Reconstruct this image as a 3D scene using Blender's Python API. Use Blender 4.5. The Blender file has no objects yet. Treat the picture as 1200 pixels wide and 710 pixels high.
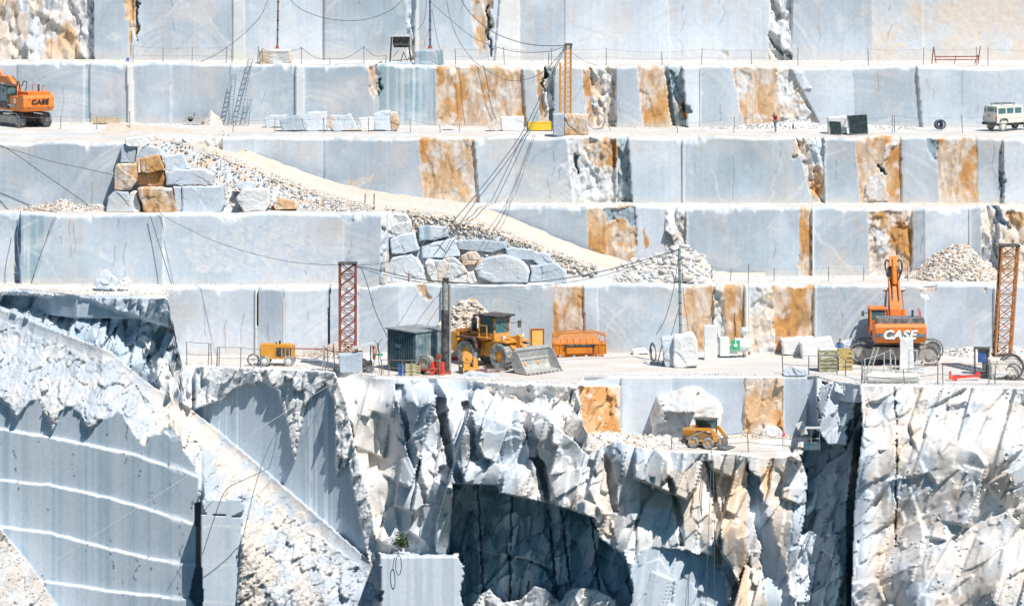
import bpy, math, random
import numpy as np
from mathutils import Vector, Matrix

R = math.radians
F, YH, ZC = 4500.0, -150.0, 39.4          # focal length in photo pixels, horizon row, camera height

# ---------------------------------------------------------------- camera, sky, sun
sc = bpy.context.scene
col = bpy.data.collections.new('quarry'); sc.collection.children.link(col)
cam_d = bpy.data.cameras.new('camera'); cam = bpy.data.objects.new('camera', cam_d); col.objects.link(cam)
cam.location = (0, 0, ZC); cam.rotation_euler = (R(90), 0, 0)
cam_d.sensor_width = 36; cam_d.lens = 36*F/1200; cam_d.shift_y = -(355-YH)/1200
cam_d.clip_start = 1; cam_d.clip_end = 3000
sc.camera = cam
SUN_AZ, SUN_EL = 35, 56                   # azimuth from the camera side towards the right, elevation
w = bpy.data.worlds.new('World'); sc.world = w; w.use_nodes = True
nt = w.node_tree; bg = nt.nodes['Background']
sky = nt.nodes.new('ShaderNodeTexSky'); sky.sky_type = 'NISHITA'; sky.sun_disc = False
sky.sun_elevation = R(SUN_EL); sky.sun_rotation = R(180-SUN_AZ); sky.altitude = 600
tn = nt.nodes.new('ShaderNodeVectorMath'); tn.operation = 'MULTIPLY'; tn.inputs[1].default_value = (.40, .95, 1.17)
nt.links.new(sky.outputs[0], tn.inputs[0]); nt.links.new(tn.outputs[0], bg.inputs[0]); bg.inputs[1].default_value = 0.05
sd = bpy.data.lights.new('sun', 'SUN'); sd.energy = 5.0; sd.angle = R(0.5); sd.color = (1, .945, .885)
so = bpy.data.objects.new('sun', sd); col.objects.link(so)
sv = Vector((math.cos(R(SUN_EL))*math.sin(R(SUN_AZ)), -math.cos(R(SUN_EL))*math.cos(R(SUN_AZ)), math.sin(R(SUN_EL))))
so.rotation_euler = sv.to_track_quat('Z', 'Y').to_euler()
so.location = (60, 200, 120)
vs = sc.view_settings; vs.view_transform = 'Standard'; vs.look = 'None'; vs.gamma = 1; vs.use_curve_mapping = False
vs.exposure = 0.16
sc.cycles.max_bounces = 5; sc.cycles.diffuse_bounces = 3

def at(u, v, Y):                           # point of the place seen at pixel (u, v) of the photo, Y metres away
    return Vector(((u-600)*Y/F, Y, ZC-(v-YH)*Y/F))
def Yof(v, Z): return F*(ZC-Z)/(v-YH)      # distance of level ground Z seen on row v
def on(u, v, Z=0.0): return at(u, v, Yof(v, Z))
def ground(u, Y, Z=0.0): return Vector(((u-600)*Y/F, Y, Z))

# ---------------------------------------------------------------- noise
def _h(i, j, s):
    n = (i.astype(np.int64)*374761393 + j.astype(np.int64)*668265263 + s*1274126177) & 0xffffffff
    n = ((n ^ (n >> 13))*1274126177) & 0xffffffff
    return ((n ^ (n >> 16)) & 0xffffff)/float(0xffffff)
def vn(x, y, s=0):
    xi = np.floor(x); yi = np.floor(y); fx = x-xi; fy = y-yi
    fx = fx*fx*(3-2*fx); fy = fy*fy*(3-2*fy)
    a = _h(xi, yi, s); b = _h(xi+1, yi, s); c = _h(xi, yi+1, s); d = _h(xi+1, yi+1, s)
    return (a*(1-fx)+b*fx)*(1-fy)+(c*(1-fx)+d*fx)*fy
def fbm(x, y, s=0, o=4):
    t = 0; a = .5
    for k in range(o):
        t = t+a*vn(x*2**k+k*17.3, y*2**k-k*9.1, s+k*7); a *= .5
    return t/(1-.5**o)                     # 0..1, mean .5
def facet(x, y, s=0, tilt=.5, step=.5):    # broken planes, one per Voronoi cell
    xi = np.floor(x); yi = np.floor(y); best = np.full(x.shape, 9.); out = np.zeros(x.shape)
    for dx in (-1, 0, 1):
        for dy in (-1, 0, 1):
            cx = xi+dx; cy = yi+dy
            sx = cx+_h(cx, cy, s); sy = cy+_h(cx, cy, s+1)
            ex = x-sx; ey = y-sy; d = ex*ex+ey*ey
            pl = (_h(cx, cy, s+2)-.5)*step+(_h(cx, cy, s+3)-.5)*2*tilt*ex+(_h(cx, cy, s+4)-.5)*2*tilt*ey
            m = d < best; best = np.where(m, d, best); out = np.where(m, pl, out)
    return out
def facet2(x, y, s=0, tilt=.5, step=.5, a=.8):   # broken planes that meet in sharp ridges
    xi = np.floor(x); yi = np.floor(y); best = np.full(x.shape, 99.); out = np.zeros(x.shape)
    for dx in (-1, 0, 1):
        for dy in (-1, 0, 1):
            cx = xi+dx; cy = yi+dy
            ex = x-(cx+.15+.7*_h(cx, cy, s)); ey = y-(cy+.15+.7*_h(cx, cy, s+1))
            pl = (_h(cx, cy, s+2)-.5)*step+(_h(cx, cy, s+3)-.5)*2*tilt*ex+(_h(cx, cy, s+4)-.5)*2*tilt*ey
            q = pl+a*(ex*ex+ey*ey); m = q < best; best = np.where(m, q, best); out = np.where(m, pl, out)
    return out
def sm(a, b, x):
    d = np.asarray(b-a, float); d = np.where(np.abs(d) < 1e-6, 1e-6, d); t = np.clip((x-a)/d, 0, 1); return t*t*(3-2*t)
def inside(poly, x, y):
    r = np.zeros(x.shape, bool); n = len(poly)
    for i in range(n):
        x0, y0 = poly[i]; x1, y1 = poly[(i+1) % n]
        if y0 == y1: continue
        c = ((y0 > y) != (y1 > y)) & (x < (x1-x0)*(y-y0)/(y1-y0)+x0)
        r ^= c
    return r
def interp(pts, x):
    p = np.array(pts, float); return np.interp(x, p[:, 0], p[:, 1])
def mix(a, b, t):
    t = np.asarray(t)[..., None] if np.ndim(t) else t
    return a*(1-t)+b*t
C = lambda *a: np.array(a, float)
GREY = C(.46, .525, .595); PALE = C(.59, .65, .72); WHITE = C(.74, .74, .735); CREAM = C(.70, .61, .525)
ORANGE = C(.58, .30, .11); TAN = C(.66, .44, .26); BROWN = C(.27, .16, .08); TEAL = C(.24, .37, .43); DUST = C(.62, .58, .53)

# ---------------------------------------------------------------- materials
def stone_material(name, bump=.5):
    m = bpy.data.materials.new(name); m.use_nodes = True; n = m.node_tree.nodes; l = m.node_tree.links
    b = n['Principled BSDF']; b.inputs['Roughness'].default_value = .85; b.inputs['Specular IOR Level'].default_value = .25
    a = n.new('ShaderNodeAttribute'); a.attribute_name = 'col'
    ro = n.new('ShaderNodeAttribute'); ro.attribute_name = 'rough'
    g = n.new('ShaderNodeNewGeometry')
    n1 = n.new('ShaderNodeTexNoise'); n1.inputs['Scale'].default_value = 3.0; n1.inputs['Detail'].default_value = 6; n1.inputs['Roughness'].default_value = .7
    l.new(g.outputs['Position'], n1.inputs['Vector'])
    mr = n.new('ShaderNodeMapRange'); mr.inputs[1].default_value = .3; mr.inputs[2].default_value = .7; mr.inputs[3].default_value = .90; mr.inputs[4].default_value = 1.08
    l.new(n1.outputs[0], mr.inputs[0])
    mx = n.new('ShaderNodeVectorMath'); mx.operation = 'SCALE'
    l.new(a.outputs['Color'], mx.inputs[0]); l.new(mr.outputs[0], mx.inputs['Scale'])
    l.new(mx.outputs[0], b.inputs['Base Color'])
    n2 = n.new('ShaderNodeTexNoise'); n2.inputs['Scale'].default_value = 2.6; n2.inputs['Detail'].default_value = 8; n2.inputs['Roughness'].default_value = .72
    l.new(g.outputs['Position'], n2.inputs['Vector'])
    bp = n.new('ShaderNodeBump'); bp.inputs['Distance'].default_value = bump
    ms = n.new('ShaderNodeMath'); ms.operation = 'MULTIPLY_ADD'; ms.inputs[1].default_value = .6; ms.inputs[2].default_value = .04
    l.new(ro.outputs['Fac'], ms.inputs[0]); l.new(ms.outputs[0], bp.inputs['Strength'])
    l.new(n2.outputs[0], bp.inputs['Height']); l.new(bp.outputs[0], b.inputs['Normal'])
    return m
STONE = stone_material('marble_rock', .22)
_mats = {}
def mat(name, c, rough=.6, metal=0., dirt=.25, dirtcol=(.62, .58, .53), spec=.4, scale=2.5):
    if name in _mats: return _mats[name]
    m = bpy.data.materials.new(name); m.use_nodes = True; n = m.node_tree.nodes; l = m.node_tree.links
    b = n['Principled BSDF']; b.inputs['Metallic'].default_value = metal; b.inputs['Specular IOR Level'].default_value = spec
    tc = n.new('ShaderNodeTexCoord')
    n1 = n.new('ShaderNodeTexNoise'); n1.inputs['Scale'].default_value = scale; n1.inputs['Detail'].default_value = 7; n1.inputs['Roughness'].default_value = .7
    l.new(tc.outputs['Object'], n1.inputs['Vector'])
    mr = n.new('ShaderNodeMapRange'); mr.inputs[1].default_value = .42; mr.inputs[2].default_value = .72; mr.inputs[3].default_value = 0; mr.inputs[4].default_value = dirt*2
    mr.clamp = True; l.new(n1.outputs[0], mr.inputs[0])
    mx = n.new('ShaderNodeMix'); mx.data_type = 'RGBA'; mx.inputs[6].default_value = (*c, 1); mx.inputs[7].default_value = (*dirtcol, 1)
    l.new(mr.outputs[0], mx.inputs[0]); l.new(mx.outputs[2], b.inputs['Base Color'])
    m2 = n.new('ShaderNodeMath'); m2.operation = 'MULTIPLY_ADD'; m2.inputs[1].default_value = .25; m2.inputs[2].default_value = rough-.1
    l.new(n1.outputs[0], m2.inputs[0]); l.new(m2.outputs[0], b.inputs['Roughness'])
    _mats[name] = m; return m
# ---------------------------------------------------------------- object helpers
def tag(o, label=None, cat=None, group=None, kind=None):
    if label: o['label'] = label
    if cat: o['category'] = cat
    if group: o['group'] = group
    if kind: o['kind'] = kind
    return o
def empty(name, loc, rz=0, label=None, cat=None, group=None):
    o = bpy.data.objects.new(name, None); col.objects.link(o); o.location = loc; o.rotation_euler = (0, 0, rz)
    o.empty_display_size = .3
    return tag(o, label, cat, group)
def copy_tree(o, parent=None):
    c = o.copy(); col.objects.link(c); c.parent = parent
    for ch in [x for x in col.objects if x.parent == o]: copy_tree(ch, c)
    return c
def link_mesh(name, verts, faces, m, parent=None, smooth=False):
    me = bpy.data.meshes.new(name); me.from_pydata([tuple(v) for v in verts], [], [tuple(f) for f in faces])
    if smooth: me.polygons.foreach_set('use_smooth', [True]*len(me.polygons))
    for x in (m if isinstance(m, (list, tuple)) else [m]): me.materials.append(x)
    o = bpy.data.objects.new(name, me); col.objects.link(o)
    if parent: o.parent = parent
    return o
def set_attr(me, c, r):
    n = len(me.vertices); c4 = np.ones((n, 4), np.float32); c4[:, :3] = np.clip(c, .01, .9)
    a = me.attributes.new('col', 'FLOAT_COLOR', 'POINT'); a.data.foreach_set('color', c4.ravel())
    a = me.attributes.new('rough', 'FLOAT', 'POINT'); a.data.foreach_set('value', np.asarray(r, np.float32).ravel())
def grid_mesh(name, X, Y, Z, colr, rough, m=None, smooth=True, flip=False):
    nr, nc = X.shape
    co = np.stack([X, Y, Z], -1).reshape(-1, 3).astype(np.float32)
    i = (np.arange(nr-1)[:, None]*nc+np.arange(nc-1)[None, :]).ravel()
    q = np.stack([i, i+1, i+nc+1, i+nc], 1)
    if flip: q = q[:, ::-1]
    me = bpy.data.meshes.new(name); nf = len(q)
    me.vertices.add(len(co)); me.vertices.foreach_set('co', co.ravel())
    me.loops.add(nf*4); me.loops.foreach_set('vertex_index', np.ascontiguousarray(q).ravel().astype(np.int32))
    me.polygons.add(nf); me.polygons.foreach_set('loop_start', np.arange(nf, dtype=np.int32)*4)
    me.polygons.foreach_set('use_smooth', np.full(nf, smooth))
    me.update(); me.validate()
    set_attr(me, colr.reshape(-1, 3), rough.ravel()); me.materials.append(m or STONE)
    o = bpy.data.objects.new(name, me); col.objects.link(o); return o
# ================================================================ THE QUARRY: benches
def scratches(x, z, seed, n=14, x0=-52, x1=52, zr=(0, 6)):
    """pale arcs left by the saw and the blade on a sawn face"""
    rn = random.Random(seed); t = np.zeros(x.shape)
    for k in range(n):
        cx = rn.uniform(x0, x1); cz = rn.uniform(zr[0]-6, zr[0]-1); r0 = rn.uniform(4, 11); wd = rn.uniform(.5, 2.2)
        r = np.hypot(x-cx, z-cz); a = np.arctan2(z-cz, x-cx); a0 = rn.uniform(.7, 2.4)
        band = np.exp(-((r-r0)/wd)**2)*np.exp(-((a-a0)/.5)**2)
        t += band*(vn(r*5.5, a*1.5+k, seed+k)*1.5-.5)
    return t
def skin(kd, X, Z, seed, pi):
    """colour, roughness and relief of one kind of marble face"""
    nz = fbm(X*.35, Z*.25, seed+pi, 5); fine = fbm(X*2.2, Z*2.2, seed+9, 4)
    if kd in 'gps':
        strk = fbm(X*5, Z*.12, seed+3, 3)
        base = {'g': GREY, 'p': PALE, 's': GREY}[kd]
        c = base*(1+(nz-.5)*.34)[..., None]*(1+(strk-.5)*.16)[..., None]
        c = mix(c, PALE*1.08, sm(.52, .78, nz)*.5); c = mix(c, CREAM, sm(.55, .8, fbm(X*.22+9, Z*.3, seed+71))*.4)
        if kd == 's': c = mix(c, TEAL, sm(.45, .6, fbm(X*3.1, Z*.1, seed+31, 3))*.8)
        return c, np.full(X.shape, .05), (nz-.5)*.12
    if kd == 'w': return WHITE*(1+(fine-.5)*.1)[..., None], .1, 0  # white stone; narrow wall strips use it as painted sunlight on the steps
    if kd in 'ob':
        f2 = fbm(X*.9, Z*.45, seed+21+pi, 5)
        c = mix(ORANGE*np.ones(3), TAN, sm(.35, .62, nz)); c = mix(c, CREAM, sm(.42, .64, f2)*.85)
        c = mix(c, BROWN, sm(.56, .72, fbm(X*1.6, Z*.7, seed+27, 4))*(.8 if kd == 'b' else .4)); c = mix(c, ORANGE*.8, sm(.55, .7, fbm(X*3.5, Z*.8, seed+28, 4))*.5)
        c = mix(c, WHITE, sm(.60, .72, fbm(X*1.5+5, Z*.9, seed+29, 4))*.6)
        c = c*(1+(vn(X*7, Z*4, seed+30)-.5)*.22)[..., None]
        return c, .45, facet2(X*.8, Z*.4, seed+5, .09, .05)+(fine-.5)*.10
    if kd == 'q':
        c = mix(PALE*1.02*(1+(nz-.5)*.2)[..., None], CREAM, .25+.6*sm(.40, .62, fbm(X*.3, Z*.3, seed+45, 4))); return mix(c, TAN, sm(.62, .75, fine)*.25), .1, (fine-.5)*.06
    if kd == 'm':
        c = mix(CREAM*1.0, PALE, sm(.42, .6, fbm(X*.6, Z*.35, seed+44, 4))*.8); c = mix(c, TAN, sm(.48, .64, fbm(X*.7, Z*.22, seed+46, 4))*.85); c = mix(c, BROWN*1.3, sm(.62, .7, fbm(X*1.8, Z*.6, seed+48, 4))*.5)
        return c, .5, facet(X*.55, Z*.3, seed+6, .45, .5)+facet(X*1.8, Z*.9, seed+4, .3, .2)+(fine-.5)*.15
    if kd == 'c':
        c = mix(CREAM*1.02, WHITE, sm(.35, .6, nz)); c = mix(c, PALE, sm(.5, .7, fbm(X*.5, Z*.4, seed+41, 4))*.7)
        return mix(c, TAN, sm(.58, .75, fine)*.5), .45, facet(X*.7, Z*.5, seed+6, .16, .2)+facet(X*2.1, Z*1.4, seed+4, .14, .14)+(fine-.5)*.15
    c = mix(WHITE*.95, PALE, sm(.4, .6, nz)); c = mix(c, CREAM, sm(.5, .68, fbm(X*.8, Z*.5, seed+43, 4))*.9)
    c = mix(c, TAN, sm(.58, .7, fbm(X*.7+4, Z*.4, seed+47, 4))*.7)
    dn = facet(X*.9+Z*.25, Z*.42, seed+7, .5, .6)+facet(X*2.6, Z*1.6, seed+8, .2, .25)
    if kd == 'd': return mix(c, TEAL, .6), .8, dn*.8+.9  # recessed face: its shade is put into the colour as teal
    return c, .8, dn
def wall(name, Zb, Zt, yfront, yback, panels, seed, u0=-260, u1=1460, zslope=None, patches=(), marks=(), floorfun=None, dz=None, floor_rows=16):
    """a sawn quarry face with the bench floor behind its top edge, one continuous sheet"""
    U = np.arange(u0, u1, 1.15); nw = 62 if Zt < 30 else 90
    t = np.linspace(0, 1, nw)
    u, tt = np.meshgrid(U, t)                                   # t: 0 foot, 1 top
    yf = yfront(u) if callable(yfront) else np.full(u.shape, float(yfront))
    X = (u-600)*yf/F
    zb = Zb-1.2; Z = zb+(Zt-zb)*tt
    v = YH+(ZC-Z)*F/yf                                          # the row it shows on
    hgt = (Z-Zb)/(Zt-Zb)
    warp = (fbm(X*.9, Z*.9, seed+50, 4)-.5)*9
    D = np.zeros(u.shape); cl = np.zeros(u.shape+(3,)); ro = np.zeros(u.shape); kindm = {}
    left_t, left_b = u0-500, u0-500
    rn = random.Random(seed)
    FU, FX, FZ, FH, FV, FY, FW, FT = u, X, Z, hgt, v, yf, warp, tt
    for pi, p in enumerate(panels):
        rt, rb, kd = p[0], p[1], p[2]; off = p[3] if len(p) > 3 else rn.uniform(-.22, .22)
        yaw = p[4] if len(p) > 4 else rn.uniform(-.06, .06)
        j0 = max(0, np.searchsorted(U, min(left_t, left_b)-8)); j1 = np.searchsorted(U, max(rt, rb)+8)
        if j1 <= j0: left_t, left_b = rt, rb; continue
        S = (slice(None), slice(j0, j1)); u_, X_, Z_, h_, y_, w_ = FU[S], FX[S], FZ[S], FH[S], FY[S], FW[S]
        lt = left_b+(left_t-left_b)*h_; rr = rb+(rt-rb)*h_
        prev = panels[pi-1][2] if pi else 'g'; nxt = panels[pi+1][2] if pi+1 < len(panels) else 'g'
        a = lt+w_*(.45 if (kd in 'rdcobm' and prev in 'rdcobm') else (.2 if kd+prev in ('og','go','bg','gb','op','po') else .06)); b_ = rr+w_*(.45 if (kd in 'rdcobm' and nxt in 'rdcobm') else (.2 if kd+nxt in ('og','go','bg','gb','op','po') else .06))
        if rr.max()-lt.min() < 8: a = lt; 
        m = (u_ >= a) & (u_ < b_)
        dd = off+yaw*(u_-(np.maximum(lt, u0)+np.minimum(rr, u1))/2)*y_/F
        c, r_, dn = skin(kd, X_, Z_, seed, pi)
        D[S] = np.where(m, dd+dn, D[S]); cl[S] = np.where(m[..., None], c, cl[S]); ro[S] = np.where(m, r_, ro[S])
        left_t, left_b = rt, rb
    for kd, poly, dep in patches:                                # stained or broken patches inside a panel, drawn in photo pixels
        us = [q[0] for q in poly]; j0 = max(0, np.searchsorted(U, min(us)-12)); j1 = np.searchsorted(U, max(us)+12); S = (slice(None), slice(j0, j1))
        X_, Z_ = FX[S], FZ[S]
        w1 = (fbm(X_*1.5, Z_*1.5, seed+61, 4)-.5)*11; w2 = (fbm(X_*1.5+30, Z_*1.5, seed+63, 4)-.5)*11
        m = inside(poly, FU[S]+w1, FV[S]+w2)
        fine = fbm(X_*2.2, Z_*2.2, seed+9, 4)
        if kd == 'o': c, k, _ = skin('o', X_, Z_, seed, 3)
        elif kd == 'k': c = np.broadcast_to(TEAL*.5, cl[S].shape); k = .8
        elif kd == 't': c = mix(GREY*np.ones(3)*.9, TEAL, sm(.4, .6, fine)*.7); k = .5
        elif kd == 'w': c = mix(WHITE*np.ones(3), PALE, sm(.4, .6, fine)); k = .5
        else: c = mix(CREAM*np.ones(3), PALE, sm(.4, .6, fine)); k = .5
        al = 1.0 if kd != 'w' else .6
        cl[S] = np.where(m[..., None], mix(cl[S], c, al), cl[S]); ro[S] = np.where(m, k, ro[S])
        D[S] = np.where(m & (dep != 0), D[S]+dep+facet(X_*1.2, Z_*.8, seed+65, .3, .3)*.5, D[S])
    # thin natural cracks and seams running down the face
    for k in range(20):
        cu = rn.uniform(u0, u1); lean = rn.uniform(-3, 9); wob = (vn(Z*.9+k*3, Z*0+k, seed+k)-.5)*7
        h0 = rn.uniform(0, .6); h1 = h0+rn.uniform(.25, .7)
        dd = np.abs(u-(cu+lean*(1-hgt)+wob)); m = (dd < .6) & (hgt > h0) & (hgt < h1) & (vn(Z*1.3, u*0+k, seed+k*3) > .4)
        cl = np.where(m[..., None], cl*.62, cl)
    s_ = scratches(X, Z, seed+200, 22, -54, 54, (Zb, Zt)); smooth_face = (ro < .2)
    cl = np.where(smooth_face[..., None], mix(cl, WHITE, np.clip(s_, 0, 1)*.55), cl)
    cl = np.where(smooth_face[..., None], mix(cl, TEAL, np.clip(-s_, 0, 1)*.25), cl)
    cl = mix(cl, WHITE, sm(.62, .82, fbm(X*.5, Z*.7, seed+301, 5))*.45*smooth_face)
    # mineral veins crossing the face at a slant, and rust washed down from the broken stone
    for k in range(16):
        sl = rn.uniform(.25, 1.6)*rn.choice((-1, 1)); x0_ = rn.uniform(-52, 52); q = (X-x0_)+sl*(Z-Zb)+(fbm(X*.5, Z*.5, seed+330+k, 4)-.5)*2.4
        w_ = rn.uniform(.03, .16); a_ = np.exp(-(q/w_)**2)*sm(.35, .6, fbm(X*.3, Z*.4, seed+350+k, 3))*smooth_face
        cl = mix(cl, WHITE if k % 3 else TEAL, a_*(.6 if k % 3 else .35))
    cl = mix(cl, TAN, sm(.60, .75, fbm(X*.9, Z*.30, seed+360, 4))*.14*smooth_face); cl = mix(cl, TEAL, sm(.55, .75, fbm(X*.16, Z*.16, seed+362, 3))*.22*smooth_face)
    # chipped, dusty top edge and dusty foot
    chip = sm(.5, .8, fbm(X*.8, X*0+.3, seed+91, 5))
    cl = mix(cl, WHITE, sm(1-.035-.16*chip[:], 1.0, tt)*.85*sm(.3, .6, fbm(X*2, Z*1.2, seed+92, 3)))
    cl = mix(cl, DUST, sm(.13, .0, hgt)*.55)
    D = D+sm(.965, 1, tt)*.16+sm(1-.12*chip, 1, tt)*chip*.5*vn(X*2, Z*2, seed+93)
    Zs = Z-sm(.96, 1, tt)*.13*vn(X*1.6, X*0, seed+94)
    if dz is not None: Zs = Zs+dz(u)*tt
    Yw = yf+D
    # bench floor behind
    s = np.linspace(0, 1, floor_rows)[1:]**1.3
    u2, ss = np.meshgrid(U, s)
    y0 = np.broadcast_to(Yw[-1], u2.shape); Zlip = (fbm(X[0]*.35, X[0]*0, seed+99, 4)-.5)*.45; Zs = Zs+Zlip[None, :]*sm(.6, 1, tt)
    yb = yback(u2) if callable(yback) else np.full(u2.shape, float(yback))
    Yf_ = y0+(yb+2.5-y0)*ss; Xf = (u2-600)*yf[-1]/F*(1-ss)+(u2-600)*Yf_/F*ss
    Zf = Zt+Zlip[None, :]*sm(.35, 0, ss)+(fbm(Xf*.7, Yf_*.7, seed+95, 4)-.5)*.16*sm(0, .15, ss)-.02
    if dz is not None: Zf = Zf+dz(u2)
    if floorfun: Zf = Zf+floorfun(Xf, Yf_, ss)
    cf = mix(DUST*np.ones(3), WHITE*.88, sm(.4, .65, fbm(Xf*.25, Yf_*1.4, seed+96, 5)))
    cf = mix(cf, CREAM*.92, sm(.5, .75, fbm(Xf*.12+7, Yf_*.5, seed+97, 4))*.6); cf = mix(cf, GREY, sm(.56, .7, fbm(Xf*.3, Yf_*1.3, seed+102, 5))*.45)
    cf = cf*(1+(vn(Xf*6, Yf_*6, seed+98)-.5)*.1)[..., None]
    XX = np.concatenate([X, Xf]); YY = np.concatenate([Yw, Yf_]); ZZ = np.concatenate([Zs, Zf])
    cc = np.concatenate([cl, cf]); rr_ = np.concatenate([ro, np.full(u2.shape, .3)])
    o = grid_mesh(name, XX, YY, ZZ, cc, rr_); o['kind'] = 'structure'
    return o

Z1, Z2, Z3, Z4, Z5 = 5.60, 11.39, 16.99, 22.31, 35.0
yW0 = lambda u: interp([(-300, 312.5), (330, 313), (420, 314.9), (1600, 314.9)], u)
yW1 = lambda u: interp([(-300, 315.1), (452, 315.1), (470, 321.6), (1600, 321.6)], u)
yW2 = lambda u: interp([(-300, 318.6), (150, 318.6), (175, 325.3), (1600, 325.3)], u)
yW3 = lambda u: interp([(-300, 344.2), (130, 343.2), (600, 338.5), (800, 337.3), (1600, 337.3)], u)
yW4 = lambda u: interp([(-300, 351), (600, 348), (1600, 348)], u)
W4p = [(108, 110, 'm', .3, .03), (147, 152, 'g'), (162, 153, 'o', .25, 0), (273, 273, 'g', 0, .0), (287, 287, 'w', -.2, 0), (380, 380, 'p', .1), (473, 478, 'g', 0, 0), (487, 486, 'r', .3, 0),
       (490, 490, 'w', 0, 0), (550, 556, 'g', .1, 0), (575, 573, 'g', .2, 0), (593, 580, 'p', .1, 0), (609, 609, 'w', -.1, .05), (662, 662, 'g', .1, 0), (780, 785, 'p', 0, 0), (905, 900, 'p', .15, 0),
       (928, 928, 'r', .4, 0), (1020, 1022, 'g', 0, 0), (1080, 1082, 'q', 0, 0), (1500, 1500, 'q', .1, 0)]
wall('quarry_terrain', Z4, Z5, yW4, 372, W4p, 11, floor_rows=10, patches=[
    ('o', [(547, -40), (577, -40), (577, 40), (569, 45), (562, 62), (556, 45)], .15), ('k', [(571, 5), (574, 5), (573, 45), (578, 66), (574, 66), (569, 44)], .5),
    ('o', [(147, -40), (163, -40), (161, 45), (155, 28), (148, 18)], .3), ('k', [(161, -30), (163, -30), (162, 52), (160, 40)], .4),
    ('o', [(846, 57), (855, 60), (851, 71)], .1), ('w', [(60, -30), (108, -30), (108, 80), (95, 60), (80, 20)], .4), ('t', [(900, 40), (912, 55), (926, 62), (926, 66), (908, 60)], .6),
    ('r', [(1040, 50), (1080, 44), (1075, 62), (1050, 66)], .0)])
W3p = [(20, 20, 'p', .1, 0), (98, 98, 'g', 0, 0), (105, 106, 's', .25, 0), (149, 150, 'g', 0, 0), (156, 157, 'w', -.25, .1), (200, 200, 'g', .1, .02), (270, 268, 'g', .2, -.03), (347, 347, 'g', 0, 0), (357, 357, 'w', -.3, .1),
       (431, 434, 'g', .05, 0), (485, 484, 's', .0, 0), (510, 512, 's', .15, 0), (612, 617, 'o', .25, 0), (627, 634, 'g', -.1, 0), (637, 645, 'b', .3, 0), (650, 648, 'd', .2, 0), (682, 688, 'g', 0, 0), (690, 697, 'o', .2, 0),
       (722, 722, 'r', .5, 0), (746, 753, 'g', -.3, 0), (778, 788, 'o', -.1, -.03), (783, 793, 'd', 1.1, 0), (800, 806, 'd', .2, .2), (820, 820, 'p', .0, .12), (822, 822, 'w', -.1, 0), (857, 872, 'g', 0, 0), (910, 915, 'o', .2, 0), (925, 962, 'c', .3, 0),
       (1000, 1003, 'p', .1, 0), (1074, 1080, 'g', .0, -.03), (1600, 1600, 'p', -.3, .01)]
wall('quarry_terrain', Z3, Z4, yW3, yW4, W3p, 23, patches=[
    ('o', [(430, 70), (444, 70), (441, 112), (438, 118), (433, 98)], .15), ('k', [(443, 92), (446, 92), (446, 106), (442, 114)], .4), ('w', [(340, 70), (358, 70), (356, 92), (344, 88)], .0),
    ('w', [(862, 85), (882, 88), (876, 110), (866, 108)], .05), ('k', [(637, 80), (641, 82), (640, 108), (636, 100)], .9), ('r', [(634, 108), (648, 104), (650, 125), (640, 132)], -.35),
    ('w', [(925, 78), (938, 78), (949, 105), (935, 104)], -.2), ('t', [(783, 82), (789, 82), (812, 132), (806, 136), (790, 112)], .6), ('o', [(793, 112), (800, 118), (806, 140), (800, 140)], .1)])
W2p = [(145, 145, 'g', 0, -.0), (260, 260, 'r', .3, 0), (300, 300, 'p', 0, 0), (380, 380, 'p', .1, 0), (490, 497, 'g', .0, -.0), (555, 562, 'o', .2, 0), (600, 604, 'p', -.1, .03), (664, 672, 'g', 0, 0), (722, 721, 'c', .3, 0), (724, 723, 'w', -.1, 0),
       (736, 741, 'd', .1, 0), (800, 800, 'p', -.1, .04), (802, 802, 'w', -.25, 0), (933, 952, 'g', .1, -.03), (966, 966, 'r', .3, .0), (968, 968, 'w', -.2, 0), (1003, 1008, 'g', .0, -.08), (1056, 1057, 'o', .3, .03), (1097, 1101, 'g', .0, -.08),
       (1145, 1147, 'o', .1, .0), (1173, 1173, 'g', -.1, -.14), (1175, 1175, 'w', -.3, 0), (1600, 1600, 'p', -.25, .05)]
wall('quarry_terrain', Z2, Z3, yW2, yW3, W2p, 37, dz=lambda u: interp([(-300, 0), (150, 0), (260, -.05), (1600, 0)], u), patches=[
    ('o', [(678, 163), (722, 163), (722, 196), (700, 196), (690, 190)], .1), ('w', [(660, 190), (690, 192), (722, 205), (722, 238), (675, 238)], .05), ('k', [(673, 182), (677, 184), (679, 205), (675, 203)], .3),
    ('w', [(1040, 165), (1054, 165), (1030, 195), (1042, 235), (1012, 236), (1016, 215), (1030, 200)], -.15), ('k', [(1026, 192), (1034, 200), (1038, 207), (1030, 202)], .4), ('t', [(1168, 198), (1174, 200), (1175, 230), (1171, 225)], .3),
    ('o', [(928, 166), (945, 164), (938, 180), (932, 188)], .1), ('o', [(955, 192), (962, 200), (963, 225), (956, 235), (953, 222)], .1), ('o', [(327, 164), (329, 164), (328, 178)], .1), ('r', [(404, 212), (442, 204), (436, 212), (412, 226)], .0),
    ('t', [(1086, 163), (1097, 163), (1100, 190), (1090, 178)], .2)])
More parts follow.
